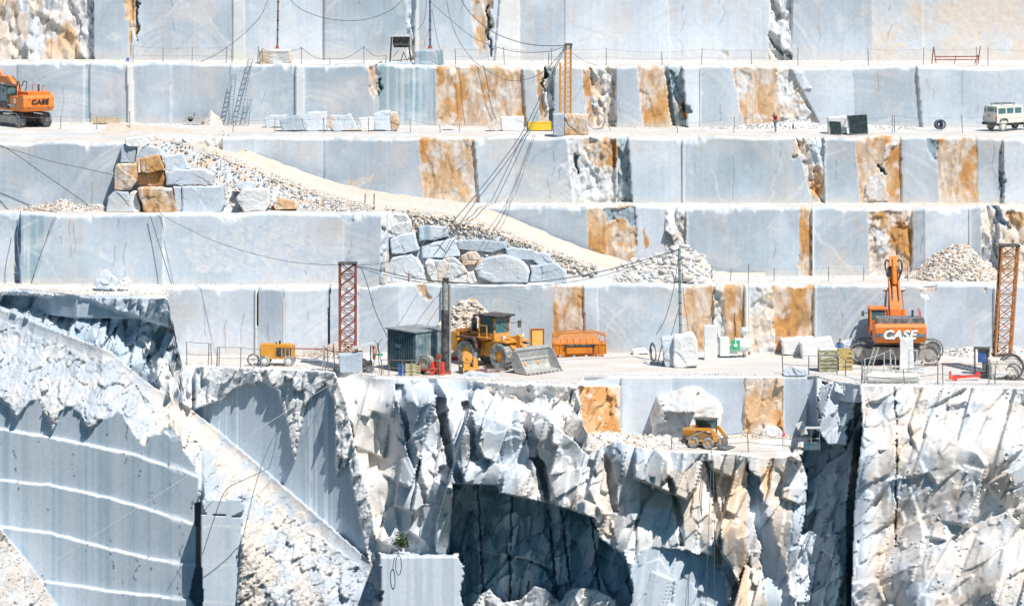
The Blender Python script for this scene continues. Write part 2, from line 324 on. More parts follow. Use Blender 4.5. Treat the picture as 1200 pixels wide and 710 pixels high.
W1p = [(17, 14, 's', .9, 0), (24, 22, 'd', .3, 0), (64, 36, 's', .5, .35), (66, 38, 'g', -.1, .0), (190, 190, 'g', 0, -.04), (192, 192, 'w', -.2, 0), (403, 403, 'p', -.05, .0), (447, 445, 'g', .0, .0), (560, 560, 'r', .2, 0), (640, 640, 'g', 0, 0), (688, 690, 'g', 0, -.02),
       (710, 712, 'o', .2, .03), (745, 745, 'o', .35, -.05), (780, 780, 'p', .3, .0), (804, 804, 'r', .1, 0), (806, 806, 'w', -.2, 0), (937, 936, 'g', 0, -.01), (951, 951, 'b', .2, 0), (954, 954, 'w', -.2, 0), (1017, 1020, 'g', .0, -.02), (1070, 1070, 'c', .3, .03),
       (1072, 1072, 'w', -.15, 0), (1083, 1083, 'g', -.3, -.25), (1136, 1136, 'p', -.3, .1), (1137, 1137, 'w', -.3, 0), (1150, 1150, 'g', -.1, -.14), (1170, 1170, 'r', .3, 0), (1600, 1600, 'c', .1, .04)]
wall('quarry_terrain', Z1, Z2, yW1, yW2, W1p, 53, patches=[
    ('o', [(715, 262), (724, 250), (745, 268), (744, 292), (722, 296), (716, 284)], .1), ('t', [(705, 246), (745, 245), (745, 268), (728, 258), (712, 262)], .2), ('o', [(1018, 248), (1060, 246), (1070, 270), (1066, 322), (1040, 322), (1046, 285), (1022, 300)], .1),
    ('w', [(1022, 268), (1040, 270), (1042, 300), (1028, 296)], -.2), ('o', [(1180, 248), (1300, 246), (1300, 300), (1185, 290)], .1), ('t', [(1160, 240), (1166, 242), (1186, 270), (1180, 270)], .4), ('o', [(753, 280), (758, 262), (759, 290), (755, 296)], 0),
    ('w', [(210, 278), (270, 268), (330, 262), (395, 300), (390, 325), (330, 320), (230, 318)], 0), ('t', [(397, 247), (420, 247), (410, 262), (404, 258)], .1)])
W0p = [(299, 299, 'p', 0, .02), (301, 301, 'w', -.2, 0), (303, 301, 'd', .9, 0), (333, 332, 'g', -.5, -.26), (335, 334, 'w', -.9, 0), (385, 384, 'p', -.75, .12), (387, 386, 'd', 0, 0), (399, 399, 'g', -.3, -.2), (420, 420, 'p', -.3, .1), (468, 468, 'g', .0, -.02), (517, 517, 'p', .1, .05), (519, 519, 'w', -.2, 0),
       (648, 649, 'g', .1, 0), (684, 686, 'o', .15, .0), (700, 702, 'p', -.1, .0), (800, 800, 'g', 0, 0), (836, 838, 'o', .3, .0), (848, 850, 'r', .1, 0), (873, 873, 'o', .2, 0), (876, 876, 'w', -.2, 0), (905, 909, 'c', .1, 0), (955, 955, 'b', .2, 0), (957, 957, 'w', -.2, 0),
       (1085, 1085, 'g', 0, -.02), (1165, 1165, 'g', .1, .0), (1168, 1168, 'w', -.2, 0), (1600, 1600, 'p', .0, .03)]
wall('quarry_terrain', 0, Z1, yW0, yW1, W0p, 71, u0=196, patches=[
    ('o', [(488, 336), (496, 335), (503, 352), (500, 353), (492, 345)], .15), ('r', [(1074, 332), (1098, 334), (1090, 346), (1082, 343)], .2), ('o', [(1153, 336), (1158, 337), (1156, 344)], .05)])
# ================================================================ the cliff and the pit below the working platform
rim_pts = [(-260, 338), (24, 338), (60, 342), (90, 346), (197, 347), (214, 428), (240, 427), (262, 428), (300, 430), (380, 433), (440, 441), (540, 444), (590, 447), (640, 449), (676, 450), (684, 441), (730, 440), (955, 440), (975, 446), (1000, 450), (1200, 453), (1500, 455)]
def rimZ(u): return np.where(u < 205, Z1, 0.0)
U = np.arange(-230, 1430, 1.25); T = np.linspace(0, 1, 390)
u, tt = np.meshgrid(U, T)
vt = interp(rim_pts, u); v = vt+(880-vt)*tt
xm = (u-600)/15.; zm = v/15.
wu = (fbm(xm*.35, zm*.35, 401, 2)-.5)*30; wv = (fbm(xm*.35+50, zm*.35, 403, 2)-.5)*30
wu2 = (fbm(xm*1.6, zm*1.6, 405, 4)-.5)*12; wv2 = (fbm(xm*1.6+50, zm*1.6, 407, 4)-.5)*12
rimY = np.where(u < 205, F*(ZC-Z1)/(vt-YH), F*ZC/(vt-YH))
rimY = np.where((u > 198) & (u < 214), interp([(197, 306.0), (214, 306.5)], u), rimY)
# control points of the broken cliff's overall shape (pixel, pixel, distance)
cp = [(-230, 800, 296), (0, 560, 300), (430, 441, 301), (440, 520, 300.5), (450, 600, 298.5), (440, 640, 297), (500, 445, 299), (500, 520, 298.5), (500, 600, 297), (500, 640, 296), (545, 446, 298.5), (550, 520, 296), (560, 565, 294.5), (600, 447, 298), (600, 520, 295.5), (610, 575, 293.6),
      (650, 450, 297), (650, 520, 295), (660, 590, 293), (700, 540, 294), (700, 610, 292), (740, 545, 291), (740, 640, 289.5), (800, 540, 290.8), (800, 640, 289.4), (850, 535, 290.6), (850, 640, 288.5), (930, 535, 290.8), (930, 640, 288.6),
      (900, 720, 287), (780, 720, 289), (1015, 452, 294), (1015, 600, 291.5), (1020, 720, 290), (1100, 453, 294), (1100, 560, 290), (1100, 720, 286), (1200, 453, 294), (1200, 560, 288), (1200, 720, 282.5), (1430, 455, 293), (1430, 800, 276), (600, 700, 294), (500, 800, 292), (900, 860, 285), (700, 860, 288)]
num = np.zeros(u.shape); den = np.zeros(u.shape)
for a, b, y in cp:
    wgt = 1/(((u-a)**2+((v-b)*1.0)**2)+80)**1.6; num += wgt*y; den += wgt
base = num/den
base = base*sm(0, .05, tt)+rimY*(1-sm(0, .05, tt))
Xw = (u-600)*base/F
rough = np.full(u.shape, .3); cl = mix(PALE*np.ones(3)*.96, WHITE, sm(.35, .6, fbm(xm*.3, zm*.2, 411, 4)))
# big leaning slabs, medium blocks, small chips
px_ = xm+zm*.28; pz_ = zm-xm*.42
big = facet2(px_*.36, pz_*.15, 421, 2.3, .9, 1.1)
med = facet2(px_*.75+3, pz_*.30+2, 431, 1.5, .5, .9)
sml = facet2(xm*1.5+zm*.2, zm*.85+xm*.3, 441, .8, .2, .5)
tny = facet(px_*4.2, pz_*2.4, 451, .2, .06)
amp = np.ones(u.shape)
D = (sm(0, .07, tt)*.9+.1)*(np.zeros(u.shape)+big*1.05+med*.7+sml*.30+tny*.12)-.35*sm(.0, .05, tt)
# cream and tan staining on the broken rock (a colour of the stone itself)
st = fbm(xm*.35+zm*.12, zm*.10, 461, 5)
cl = mix(cl, CREAM, sm(.56, .70, st)*.45)
cl = mix(cl, GREY, sm(.55, .68, fbm(xm*.6+9, zm*.25, 463, 4))*.55)
def region(poly, warp=0):
    if warp == 0: return inside(poly, u, v)
    if warp == .5: return inside(poly, u+wu2*.6, v+wv2*.45)
    if warp == 1: return inside(poly, u+wu2, v+wv2)
    return inside(poly, u+wu, v+wv)
for poly in ([(735, 540), (800, 548), (845, 535), (935, 538), (925, 720), (850, 720), (830, 640), (790, 600), (745, 590)], [(690, 520), (740, 545), (745, 640), (700, 630), (640, 590), (680, 560)]):
    m = region(poly, 2); cl = np.where(m[..., None], mix(cl, CREAM, .25+.6*sm(.4, .6, fbm(xm*.7, zm*.15, 465, 4))), cl)
m = region([(850, 545), (905, 545), (900, 620), (905, 720), (855, 720), (845, 610)], 1); cl = np.where(m[..., None], mix(cl, TAN, sm(.40, .62, fbm(xm*.9, zm*.2, 467, 4))*.7), cl)
m = region([(1020, 460), (1065, 455), (1060, 560), (1030, 600), (1018, 560)], 2); cl = np.where(m[..., None], mix(cl, TAN, sm(.45, .6, fbm(xm*.9, zm*.4, 469, 4))*.7), cl)
m = region([(1095, 690), (1125, 670), (1135, 720), (1100, 740)], 1); cl = np.where(m[..., None], mix(cl, TAN, .6), cl)
m = region([(505, 470), (518, 470), (530, 560), (545, 640), (520, 645)], 1); cl = np.where(m[..., None], mix(cl, CREAM, .3), cl)
m = region([(395, 445), (445, 450), (440, 560), (455, 640), (440, 660), (425, 560)], 1); cl = np.where(m[..., None], mix(cl, CREAM, .3), cl)
# scree-like right flank: smaller forms
sr = sm(1008, 1030, u)
D = .76*D+.06*(np.roll(D, 1, 1)+np.roll(D, -1, 1)+np.roll(D, 1, 0)+np.roll(D, -1, 0))
D = D*(1-.3*sm(680, 700, u))*(.35+.65*sm(436, 500, u))
D = D*(1-sr)+sr*(big*.35+facet2(xm*.42+zm*.15, zm*.36+xm*.2, 473, 1.3, .3, .8)*.5+facet2(xm*1.1+zm*.3, zm*.95+xm*.4, 474, .8, .2, .5)*.24+sml*.14+tny*.12)
for ax in (0, 1): D = np.where(sr > .5, .5*D+.25*(np.roll(D, 1, ax)+np.roll(D, -1, ax)), D)
cl = mix(cl, mix(mix(WHITE*np.ones(3)*.92, PALE, sm(.45, .6, fbm(xm*.8, zm*.8, 478, 4))*.8), CREAM*.93, sm(.36, .58, fbm(xm*.5, zm*.5, 477, 5))*.6), sr*.9); cl = mix(cl, TAN, sr*.3*sm(.56, .68, fbm(xm*.6+5, zm*.4, 480, 5)))
for cu_, lean in ((1049, -2),):
    dd = np.abs(u-(cu_+lean*np.sin(v*.02)+wu2*.5)); m = (dd < 1.7*fbm(zm*.8, zm*0+cu_, 479, 3)) & (v < 640); D = np.where(m, D+.9, D)
# clefts across the middle
for pts, wd, dep in (([(505, 440), (513, 460), (520, 500), (530, 540), (541, 570), (530, 620), (524, 700)], 6, 2.6), ([(545, 470), (552, 505), (556, 540)], 4, 1.4), ([(610, 460), (618, 500), (632, 550), (640, 590)], 5, 1.8),
                     ([(625, 535), (634, 545), (640, 570), (648, 592)], 6, 2.4), ([(708, 520), (716, 560), (722, 600)], 4, 1.2), ([(830, 540), (838, 580), (842, 640), (836, 700)], 4, 1.3), ([(468, 450), (480, 520), (500, 590)], 4, 1.2), ([(785, 560), (795, 600), (800, 640)], 4, 1.0), ([(935, 540), (948, 565), (942, 620), (935, 700)], 4, 1.5)):
    p = np.array(pts, float); cu_ = np.interp(v, p[:, 1], p[:, 0])+wu2*.4
    m = (np.abs(u-cu_) < wd*(.5+fbm(xm, zm*.7, 481, 2))) & (v > p[0, 1]) & (v < p[-1, 1]); D = np.where(m, D+dep, D)
# undercut hollow below the overhanging brow
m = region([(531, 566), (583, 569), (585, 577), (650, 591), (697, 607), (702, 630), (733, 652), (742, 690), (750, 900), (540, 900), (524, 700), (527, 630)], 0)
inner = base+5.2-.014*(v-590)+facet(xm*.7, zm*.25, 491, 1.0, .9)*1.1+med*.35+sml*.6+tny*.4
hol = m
for pts in ([(545, 640), (580, 650), (620, 655), (650, 668), (680, 700), (700, 720)],):
    q = np.array(pts, float); lv = np.interp(u, q[:, 0], q[:, 1])+wv2*.3; inner = inner+1.0*sm(lv-2, lv+1, v)*(u > 545)
for x0_, ln_ in ((560, .05), (600, -.02), (640, .1), (655, .12), (690, .1)):
    inner = np.where(np.abs(u-(x0_+(v-570)*ln_+wu2*.3)) < 1.6*fbm(xm, zm*.6+x0_, 494, 3), inner+1.2, inner)
Yc = base+D
Yc = np.where(m, inner, Yc)
lip = m & (v > 690+wv2*1.5); cl = np.where(m[..., None], mix(PALE*np.ones(3)*.9, TEAL, .15+.75*sm(.38, .62, fbm(xm*.8, zm*.16, 493, 5))), cl)  # teal in the rock colour deepens the shadow inside the hollow
# bright spur heads standing at the bottom of the hollow
sp = interp([(520, 760), (545, 735), (560, 700), (572, 690), (590, 706), (610, 702), (626, 686), (640, 690), (655, 705), (672, 688), (700, 690), (722, 704), (745, 760)], u+wv2*.6)
m = m & (v > sp); Yc = np.where(m, base+.6-.012*(v-sp)+med*.5+sml*.5+tny*.4, Yc); cl = np.where(m[..., None], WHITE*.98, cl)
# smooth sawn block in front
m = region([(446, 650), (470, 646), (536, 650), (541, 660), (543, 900), (447, 900)], 1)
Yc = np.where(m, 289.0+.02*(u-446)*1.2+sm(653, 646, v)*3.0, Yc); stk = fbm(xm*3.2, zm*.05, 495, 4)
cl = np.where(m[..., None], mix(PALE*np.ones(3)*1.02, GREY, sm(.45, .62, stk)*.7), cl); rough = np.where(m, .08, rough)
# streaked smooth face below the brow at the right of the hollow
m = region([(738, 655), (760, 640), (830, 650), (852, 680), (858, 900), (742, 900)], 1)
Yc = np.where(m, 287.8+.006*(u-738)+.2*med+.1*big-.01*(v-640), Yc); cl = np.where(m[..., None], mix(GREY*np.ones(3)*1.05, PALE, sm(.4, .6, fbm(xm*2.6+zm*.3, zm*.06, 497, 4))), cl); rough = np.where(m, .3, rough)
# leaning dark-grey slab
m = region([(875, 540), (888, 560), (905, 620), (925, 680), (935, 760), (905, 760), (890, 650), (878, 590)], 1)
Yc = np.where(m, base+.0-.05*(u-890)/15*4+.15*med, Yc); cl = np.where(m[..., None], mix(GREY*np.ones(3), PALE, sm(.4, .6, stk)), cl); rough = np.where(m, .2, rough)
# deep cleft between the two buttresses
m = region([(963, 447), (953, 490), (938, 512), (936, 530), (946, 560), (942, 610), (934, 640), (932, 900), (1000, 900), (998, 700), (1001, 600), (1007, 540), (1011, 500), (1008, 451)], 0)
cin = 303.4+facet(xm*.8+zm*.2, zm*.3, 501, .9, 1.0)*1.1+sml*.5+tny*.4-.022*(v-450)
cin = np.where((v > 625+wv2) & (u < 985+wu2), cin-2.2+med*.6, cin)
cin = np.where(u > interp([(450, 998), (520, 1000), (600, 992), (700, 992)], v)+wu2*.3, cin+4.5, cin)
Yc = np.where(m, cin, Yc); cl = np.where(m[..., None], mix(PALE*np.ones(3)*.9, TEAL, sm(.4, .65, fbm(xm*.9, zm*.3, 503, 4))*.7), cl)  # cleft interior tinted teal, shade painted into the rock colour
m2 = region([(957, 447), (1003, 450), (1001, 470), (990, 520), (972, 520), (956, 500)], 1); Yc = np.where(m2 & m, 296.4+.1*(u-957)/3+med*.6+sml*.4, Yc)
# lower working level cut into the cliff: sawn back wall, floor, rubble
Zs_ = -4.73
fl = region([(684, 440), (957, 440), (958, 500), (940, 532), (905, 537), (860, 531), (800, 530), (760, 527), (722, 516), (690, 505), (676, 470), (676, 448)], 0)
bw = fl & (v < 511); yb_ = np.full(u.shape, 300.2)
def face_cols(mask, a, b, kind, off, yaw=0):
    global Yc, cl, rough
    m = mask & (u >= a) & (u < b)
    Yc = np.where(m, yb_+off+yaw*(u-(a+b)/2)/15, Yc); nz = fbm(xm*.5, zm*.4, 511, 5); s2 = fbm(xm*5, zm*.1, 513, 4)
    if kind == 'o':
        c = mix(ORANGE*np.ones(3), TAN, sm(.4, .6, nz)); c = mix(c, CREAM, sm(.5, .66, fbm(xm*1.2, zm*.8, 515, 4))*.9); r_ = .5
        Yc = np.where(m, Yc+sml*.25+tny*.3, Yc)
    elif kind == 'w': c = np.broadcast_to(WHITE, cl.shape); r_ = .1
    else: c = (PALE if kind == 'p' else GREY)*(1+(nz-.5)*.3)[..., None]*(1+(s2-.5)*.15)[..., None]; r_ = .06
    cl = np.where(m[..., None], c, cl); rough = np.where(m, r_, rough)
for a, b, k, o_, yw_ in ((684, 728, 'p', .1, 0), (728, 787, 'p', -.1, .05), (787, 872, 'g', .1, -.04), (872, 918, 'o', .1, 0), (918, 920, 'w', -.1, 0), (920, 946, 'g', .1, -.05), (946, 960, 'g', .4, -.3)): face_cols(bw, a, b, k, o_, yw_)
m = region([(677, 453), (727, 452), (727, 500), (730, 512), (700, 527), (684, 500)], 0); mo = m
Yc = np.where(m, 299.4-(v-452)*.02+sml*.35+med*.15, Yc); cl = np.where(m[..., None], mix(mix(ORANGE*np.ones(3), TAN, sm(.4, .6, fbm(xm*.8, zm*.5, 521))), CREAM, sm(.5, .64, fbm(xm*1.3, zm, 523, 4))*.8), cl)
m = fl & (v >= 511) & ~mo
Yc = np.where(m, F*(ZC-Zs_)/(v-YH), Yc); cl = np.where(m[..., None], mix(DUST*np.ones(3), WHITE, sm(.4, .6, fbm(xm*.5, zm*3, 525, 4))), cl); rough = np.where(m, .4, rough)
floor2 = m
# transition slope between the platform rim and the stained patch
m = region([(560, 446), (677, 449), (677, 470), (684, 505), (700, 520), (690, 530), (650, 500), (600, 470), (570, 462)], 2) & ~fl & ~mo
Yc = np.where(m, base-.15-.5*sm(446, 470, v)*sm(530, 480, v)+.35*med+sml*.4+tny*.5, Yc); cl = np.where(m[..., None], mix(WHITE*np.ones(3), CREAM, .5*sm(.4, .6, fbm(xm, zm, 527, 4))), cl)

# ---- left side: overhanging crags under the upper bench
ramp = interp([(-260, 262), (0, 362), (60, 385), (130, 412), (170, 447), (228, 482), (300, 542), (437, 660), (470, 760), (500, 900)], u)
crag = (u < 214) & (v < ramp)
nose = interp([(345, 197), (380, 203), (430, 214), (480, 236)], v)
yc = interp([(-260, 312), (0, 309.5), (60, 308.5), (130, 306.4), (210, 303.5)], u)
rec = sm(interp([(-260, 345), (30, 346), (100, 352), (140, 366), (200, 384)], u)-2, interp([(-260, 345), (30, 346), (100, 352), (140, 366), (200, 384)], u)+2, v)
hh = np.clip((v-350)/np.maximum(ramp-350, 10), 0, 1)
cy = yc+rec*(2.9-3.2*sm(.35, 1, hh))+facet(xm*.75+zm*.35, zm*.22, 531, 1.0, 1.6)*.95*(.35+.65*rec)+med*.5+sml*.6+tny*.4-rec*1.6*(facet(xm*.55+zm*.2, zm*.12, 536, .2, 1.6) > .25)
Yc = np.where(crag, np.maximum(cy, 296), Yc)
cl = np.where(crag[..., None], mix(mix(PALE*np.ones(3), GREY, sm(.4, .6, fbm(xm*.6, zm*.3, 533, 4))), TEAL, rec*.35*sm(.4, .6, fbm(xm*.9, zm*.3, 535, 4))), cl)  # undercut part gets teal as painted shade below the overhang
m = crag & region([(205, 440), (232, 476), (190, 462), (165, 395), (175, 392)], 1); cl = np.where(m[..., None], WHITE, cl); Yc = np.where(m, Yc-.8, Yc)
m = (u >= 200) & (u < 232) & (v > 426) & (v < ramp+8)
Yc = np.where(m, 304.2-.018*(v-428)+sml*.5+med*.4+1.8*(u > 224), Yc); cl = np.where(m[..., None], mix(WHITE*np.ones(3), PALE, sm(.4, .6, fbm(xm, zm, 537, 4))), cl)
# ---- big smooth sawn face above the fault plane
bf = region([(229, 430), (262, 426), (300, 431), (392, 436), (405, 470), (415, 520), (437, 600), (441, 664), (229, 487)], 0) & (v < ramp)
by = 303.8-(u-230)/207*6.4+.5*np.sin((u-230)/60)+.10*(fbm(xm*.6, zm*.1, 541, 3)-.5)
low = interp([(229, 478), (255, 470), (280, 452), (305, 446), (322, 452), (330, 470), (338, 500), (345, 536), (352, 500), (360, 470), (380, 450), (392, 470), (394, 560), (408, 540), (420, 600), (440, 700)], u)
rgh = bf & (v < low+wv2*.8)
by2 = by+med*.35+sml*.5+tny*.4-.06-.003*np.clip(v-440, 0, 60)
Yc = np.where(bf, np.where(rgh, by2, by), Yc); stk2 = fbm(xm*4.2, zm*.04, 543, 4)
cl = np.where(bf[..., None], mix(GREY*np.ones(3)*.98, TEAL, sm(.42, .70, stk2)*.4), cl); cl = np.where((bf & (stk2 > .66))[..., None], PALE, cl)
cl = np.where(rgh[..., None], mix(WHITE*np.ones(3), GREY, sm(.5, .6, fbm(xm*.8, zm*.5, 545, 4))*.45), cl)
rough = np.where(bf, np.where(rgh, .7, .06), rough)
# ---- below the fault plane: white broken zone, then the great sawn wall with its ledges
low_side = v >= ramp
ly = interp([(-260, 305), (0, 300.5), (120, 298), (236, 295.3), (240, 294.2), (285, 293.2), (330, 293.8), (445, 293.5), (500, 296)], u)
d_r = v-ramp
tr = sm(0, interp([(0, 120), (150, 95), (250, 100), (330, 150), (440, 80)], u), d_r)
above = interp([(-260, 311), (0, 308), (120, 303), (230, 302.5), (437, 296), (500, 296)], u)
plane = above*(1-tr)+ly*tr
L = (low_side & (u < 446+(v-660)*.0)) | ((v > 664) & (u < 447))
broken = plane+sml*.3+tny*.6+facet(xm*1.3+zm*.7, zm*.9, 551, .6, .3)*.55+facet(xm*3.4, zm*2.8, 552, .5, .2)*.25
plate = d_r < interp([(-260, 10), (0, 14), (100, 16), (150, 10), (230, 30), (300, 34), (437, 14)], u)+wv2*.5     # the bare fault plane itself
broken = np.where(plate, plane+.12*sml, broken)
Yc = np.where(L, broken, Yc)
cb = mix(WHITE*np.ones(3)*.84, PALE*.84, sm(.38, .55, fbm(xm*.9, zm*.9, 553, 5))); cb = mix(cb, GREY*.95, sm(.52, .62, fbm(xm*2.2, zm*1.8, 556, 4))*.55); cb = mix(cb, GREY, sm(.60, .68, fbm(xm*1.3, zm*1.1, 554, 4))*.4)
cb = mix(cb, CREAM, sm(.42, .6, fbm(xm*.5+3, zm*.5, 555, 4))*.75*sm(120, 220, u)*(1-sm(330, 420, u)))
cl = np.where(L[..., None], cb, cl); rough = np.where(L, .8, rough)
lines = [[(-260, 440), (0, 452), (60, 455), (90, 461), (130, 470), (170, 488), (200, 510)], [(-260, 490), (0, 502), (60, 512), (150, 530), (215, 551), (262, 570)], [(-260, 548), (0, 562), (60, 568), (130, 583), (180, 598), (232, 616)],
         [(-260, 600), (0, 616), (60, 624), (130, 643), (180, 655), (230, 661)], [(-260, 650), (0, 668), (50, 680), (130, 692), (230, 702), (300, 710)], [(-260, 715), (0, 733), (130, 752), (300, 765)]]
edge0 = interp([(-260, 400), (0, 470), (20, 485), (45, 462), (62, 505), (75, 470), (105, 500), (140, 478), (165, 520), (200, 500), (235, 558), (262, 575), (290, 600)], u)+wv2*1.4
wallm = L & (v > edge0) & (u < 233)
wy = ly.copy()+.0
cw = mix(GREY*np.ones(3)*1.08, TEAL, sm(.40, .72, fbm(xm*1.9, zm*.03, 561, 5))*.5); cw = mix(cw, CREAM*.8, sm(.62, .75, fbm(xm*1.6+8, zm*.05, 563, 4))*.2); cw = mix(cw, PALE, sm(.60, .7, fbm(xm*5, zm*.05, 565, 3))*.35); cw = mix(cw, PALE, sm(.4, .65, fbm(xm*.25, zm*.25, 566, 4))*.45)
wy += .9
for k, ln in enumerate(lines):
    lv = interp(ln, u)+(fbm(xm*1.3, xm*0, 570+k, 5)-.5)*2.0
    wy -= .42*sm(lv-.5, lv+1.3, v)
    wdt = 1.3+3.6*sm(.45, .8, fbm(xm*2.2, xm*0+k, 580+k, 3))*(1.2 if k < 2 else .5)
    band = sm(lv-1.2, lv-.2, v)*(1-sm(lv+wdt*.7, lv+wdt, v)); cw = mix(cw, WHITE, band*.75)  # ledge tops whitened, sunlight painted along each step
Yc = np.where(wallm, wy, Yc); cl = np.where(wallm[..., None], cw, cl); rough = np.where(wallm, .06, rough)
# detached sawn block right of the vertical cut
blk = region([(236, 602), (284, 606), (283, 640), (278, 700), (276, 900), (232, 900), (235, 650)], 0) | (region([(240, 570), (286, 578), (284, 603), (238, 600)], 1) & (v > 585))
Yc = np.where(blk, 292.6+.02*(u-236), Yc); cl = np.where(blk[..., None], mix(cw, PALE, .3), cl); rough = np.where(blk, .08, rough)
cut = region([(228, 590), (235, 588), (236, 660), (238, 700), (236, 720), (222, 700), (230, 660)], 0); Yc = np.where(cut, wy+3.0, Yc)
# fine cracks in the sawn walls
rn = random.Random(5)
for k in range(26):
    cu_ = rn.uniform(-40, 228); v0 = rn.uniform(480, 680); v1 = v0+rn.uniform(15, 60)
    m = wallm & (np.abs(u-(cu_+(v-v0)*rn.uniform(-.05, .12)+(vn(v*.2, v*0+k, k)-.5)*5)) < 1.0) & (v > v0) & (v < v1) & (vn(v*.35, v*0+k, k+9) > .5)
    cl = np.where(m[..., None], cl*.45, cl)
# spoil heap in the near corner
hp = interp([(-260, 520), (0, 620), (30, 655), (65, 708), (95, 780), (140, 900)], u)
m = v > hp+wv2*.25; corner_heap = m; Yc = np.where(m, np.minimum(ly-4-.045*(v-hp), 296)+sml*.3+tny*.4, Yc)
cl = np.where(m[..., None], mix(WHITE*np.ones(3)*.93, CREAM*.9, sm(.4, .6, fbm(xm*1.4, zm*1.4, 591, 4))*.6)*.86, cl); rough = np.where(m, .9, rough)
# platform rim joins the floor exactly
k0 = sm(0, .012, tt); Yc = rimY*(1-k0)+Yc*k0 if False else np.where(tt < .004, rimY, np.where(tt < .05, np.minimum(Yc, rimY+.15), Yc))
cl = mix(cl, WHITE, sm(9, 0, v-vt)*.7*(u > 214)); rough = np.where(wallm | bf, rough, rough)
Xc = (u-600)*Yc/F; Zc_ = ZC-(v-YH)*Yc/F
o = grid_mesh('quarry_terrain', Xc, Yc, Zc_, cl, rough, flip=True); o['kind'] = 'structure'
Yrim_line = (U, rimY[0], vt[0])

# ---- working platform floor, from the cliff rim back under the wall
u2, s2 = np.meshgrid(np.arange(190, 1430, 2.0), np.linspace(0, 1, 60))
ry = interp(list(zip(U, rimY[0])), u2); Yp = ry+(318-ry)*s2; Xp = (u2-600)*Yp/F
Zp = (fbm(Xp*.5, Yp*.5, 601, 4)-.5)*.14*sm(0, .1, s2); Zp = np.where(s2 == 0, 0, Zp)
cf = mix(DUST*np.ones(3)*1.0, WHITE*.88, sm(.35, .6, fbm(Xp*.18, Yp*1.1, 603, 5))); cf = mix(cf, CREAM*.9, sm(.5, .7, fbm(Xp*.1+7, Yp*.6, 605, 5))*.6)
trk = sm(.55, .7, fbm(Xp*.08+Yp*.3, Yp*2.6, 607, 3)); cf = mix(cf, GREY*1.1, trk*.4); cf = mix(cf, CREAM*.8, sm(.58, .7, fbm(Xp*.35, Yp*1.3, 609, 5))*.4)
o = grid_mesh('ground', Xp, Yp, Zp, cf, np.full(u2.shape, .35)); o['kind'] = 'structure'
# ---- upper bench surface that runs out to the overhang at the left
u2, s2 = np.meshgrid(np.arange(-230, 199, 2.0), np.linspace(0, 1, 30))
ry = interp(list(zip(U, rimY[0])), u2); ry = np.where(u2 > 197, 306+ (u2-197)*.2, ry); Yp = ry+(317-ry)*s2; Xp = (u2-600)*Yp/F
Zp = Z1+(fbm(Xp*.8, Yp*.8, 611, 4)-.5)*.25*sm(0, .1, s2)-.03
o = grid_mesh('ground', Xp, Yp, Zp, mix(DUST*np.ones(3), WHITE, sm(.35, .6, fbm(Xp*.3, Yp, 613, 4))), np.full(u2.shape, .5)); o['kind'] = 'structure'

# ---- haul road sweeping down across the benches, with its spoil slope
rd = [(120, 153, 331, 8), (200, 160, 328, 7.5), (240, 169, 325.5, 5.5), (285, 188, 323.2, 3.8), (330, 206, 322.6, 3.2), (380, 224, 321.9, 3.2), (430, 238, 320.5, 3.4), (480, 245, 319.6, 3.4), (530, 251, 319.2, 3.6), (560, 258, 319, 3.8), (600, 272, 318.9, 3.8), (640, 288, 318.9, 3.6), (680, 303, 319.0, 3.4), (720, 314, 319.2, 3.2), (770, 322, 319.4, 3.2), (830, 326, 319.4, 3.0), (900, 327.5, 319.4, 2.8)]
rd = np.array(rd, float); uu = np.arange(120, 900, 1.5)
rv = np.interp(uu, rd[:, 0], rd[:, 1]); ker = np.ones(21)/21; rv = np.convolve(np.pad(rv, 10, 'edge'), ker, 'valid')
rY = np.interp(uu, rd[:, 0], rd[:, 2]); rW = np.interp(uu, rd[:, 0], rd[:, 3])
rZ = ZC-(rv-YH)*rY/F
prof = np.array([-1.25, -1.0, -.8, -.6, -.4, -.2, 0, .2, .4, .6, .8, 1.0])      # across the road, back to front
ns = 26; W_, Uu = np.meshgrid(np.concatenate([prof, np.full(ns, 9.)]), uu, indexing='ij')
fr = np.concatenate([np.zeros(len(prof)), np.linspace(0, 1, ns+1)[1:]])[:, None]+np.zeros(Uu.shape)
front_end = interp([(120, 317.5), (300, 317.5), (440, 316), (452, 316), (480, 316), (900, 316.5)], Uu)      # toe of the slope
zend = np.where(Uu < 440, Z2, Z1)-.3
zend = interp([(120, Z2-.3), (438, Z2-.3), (450, Z1-.3), (900, Z1-.3)], Uu)
lat = np.where(W_ < 5, W_, 1.0); Xr = (Uu-600)*rY[None, :]/F
Yr = rY[None, :]-lat*rW[None, :]/2; Zr = rZ[None, :]-lat*interp([(120, 0), (200, .05), (260, .3), (330, .38), (600, .5), (700, .3), (800, .05), (900, 0)], Uu)
Zr = Zr+np.where(lat < -.95, .35, 0)*(W_ < 5)
Yr2 = Yr*(1-fr)+front_end*fr; Zr2 = Zr*(1-fr)+np.minimum(zend, Zr)*fr+.25*(fbm(Xr*.5, fr*3, 633, 4)-.5)*np.sin(np.clip(fr, 0, 1)*3.14159)
tk = np.exp(-((np.abs(lat)-.45)/.13)**2)*(W_ < 5)
Xr = (Uu-600)*rY[None, :]/F
slope = fr > 0
Zr2 = Zr2-tk*.09+(fbm(Xr*1.2, lat*2.5, 635, 4)-.5)*.22*(W_ < 5)+np.where(slope, facet(Xr*1.4, fr*6, 621, .3, .35)*.5*np.sin(np.clip(fr, 0, 1)*3.14159)+.1*(fbm(Xr*3, fr*15, 623, 3)-.5), 0)
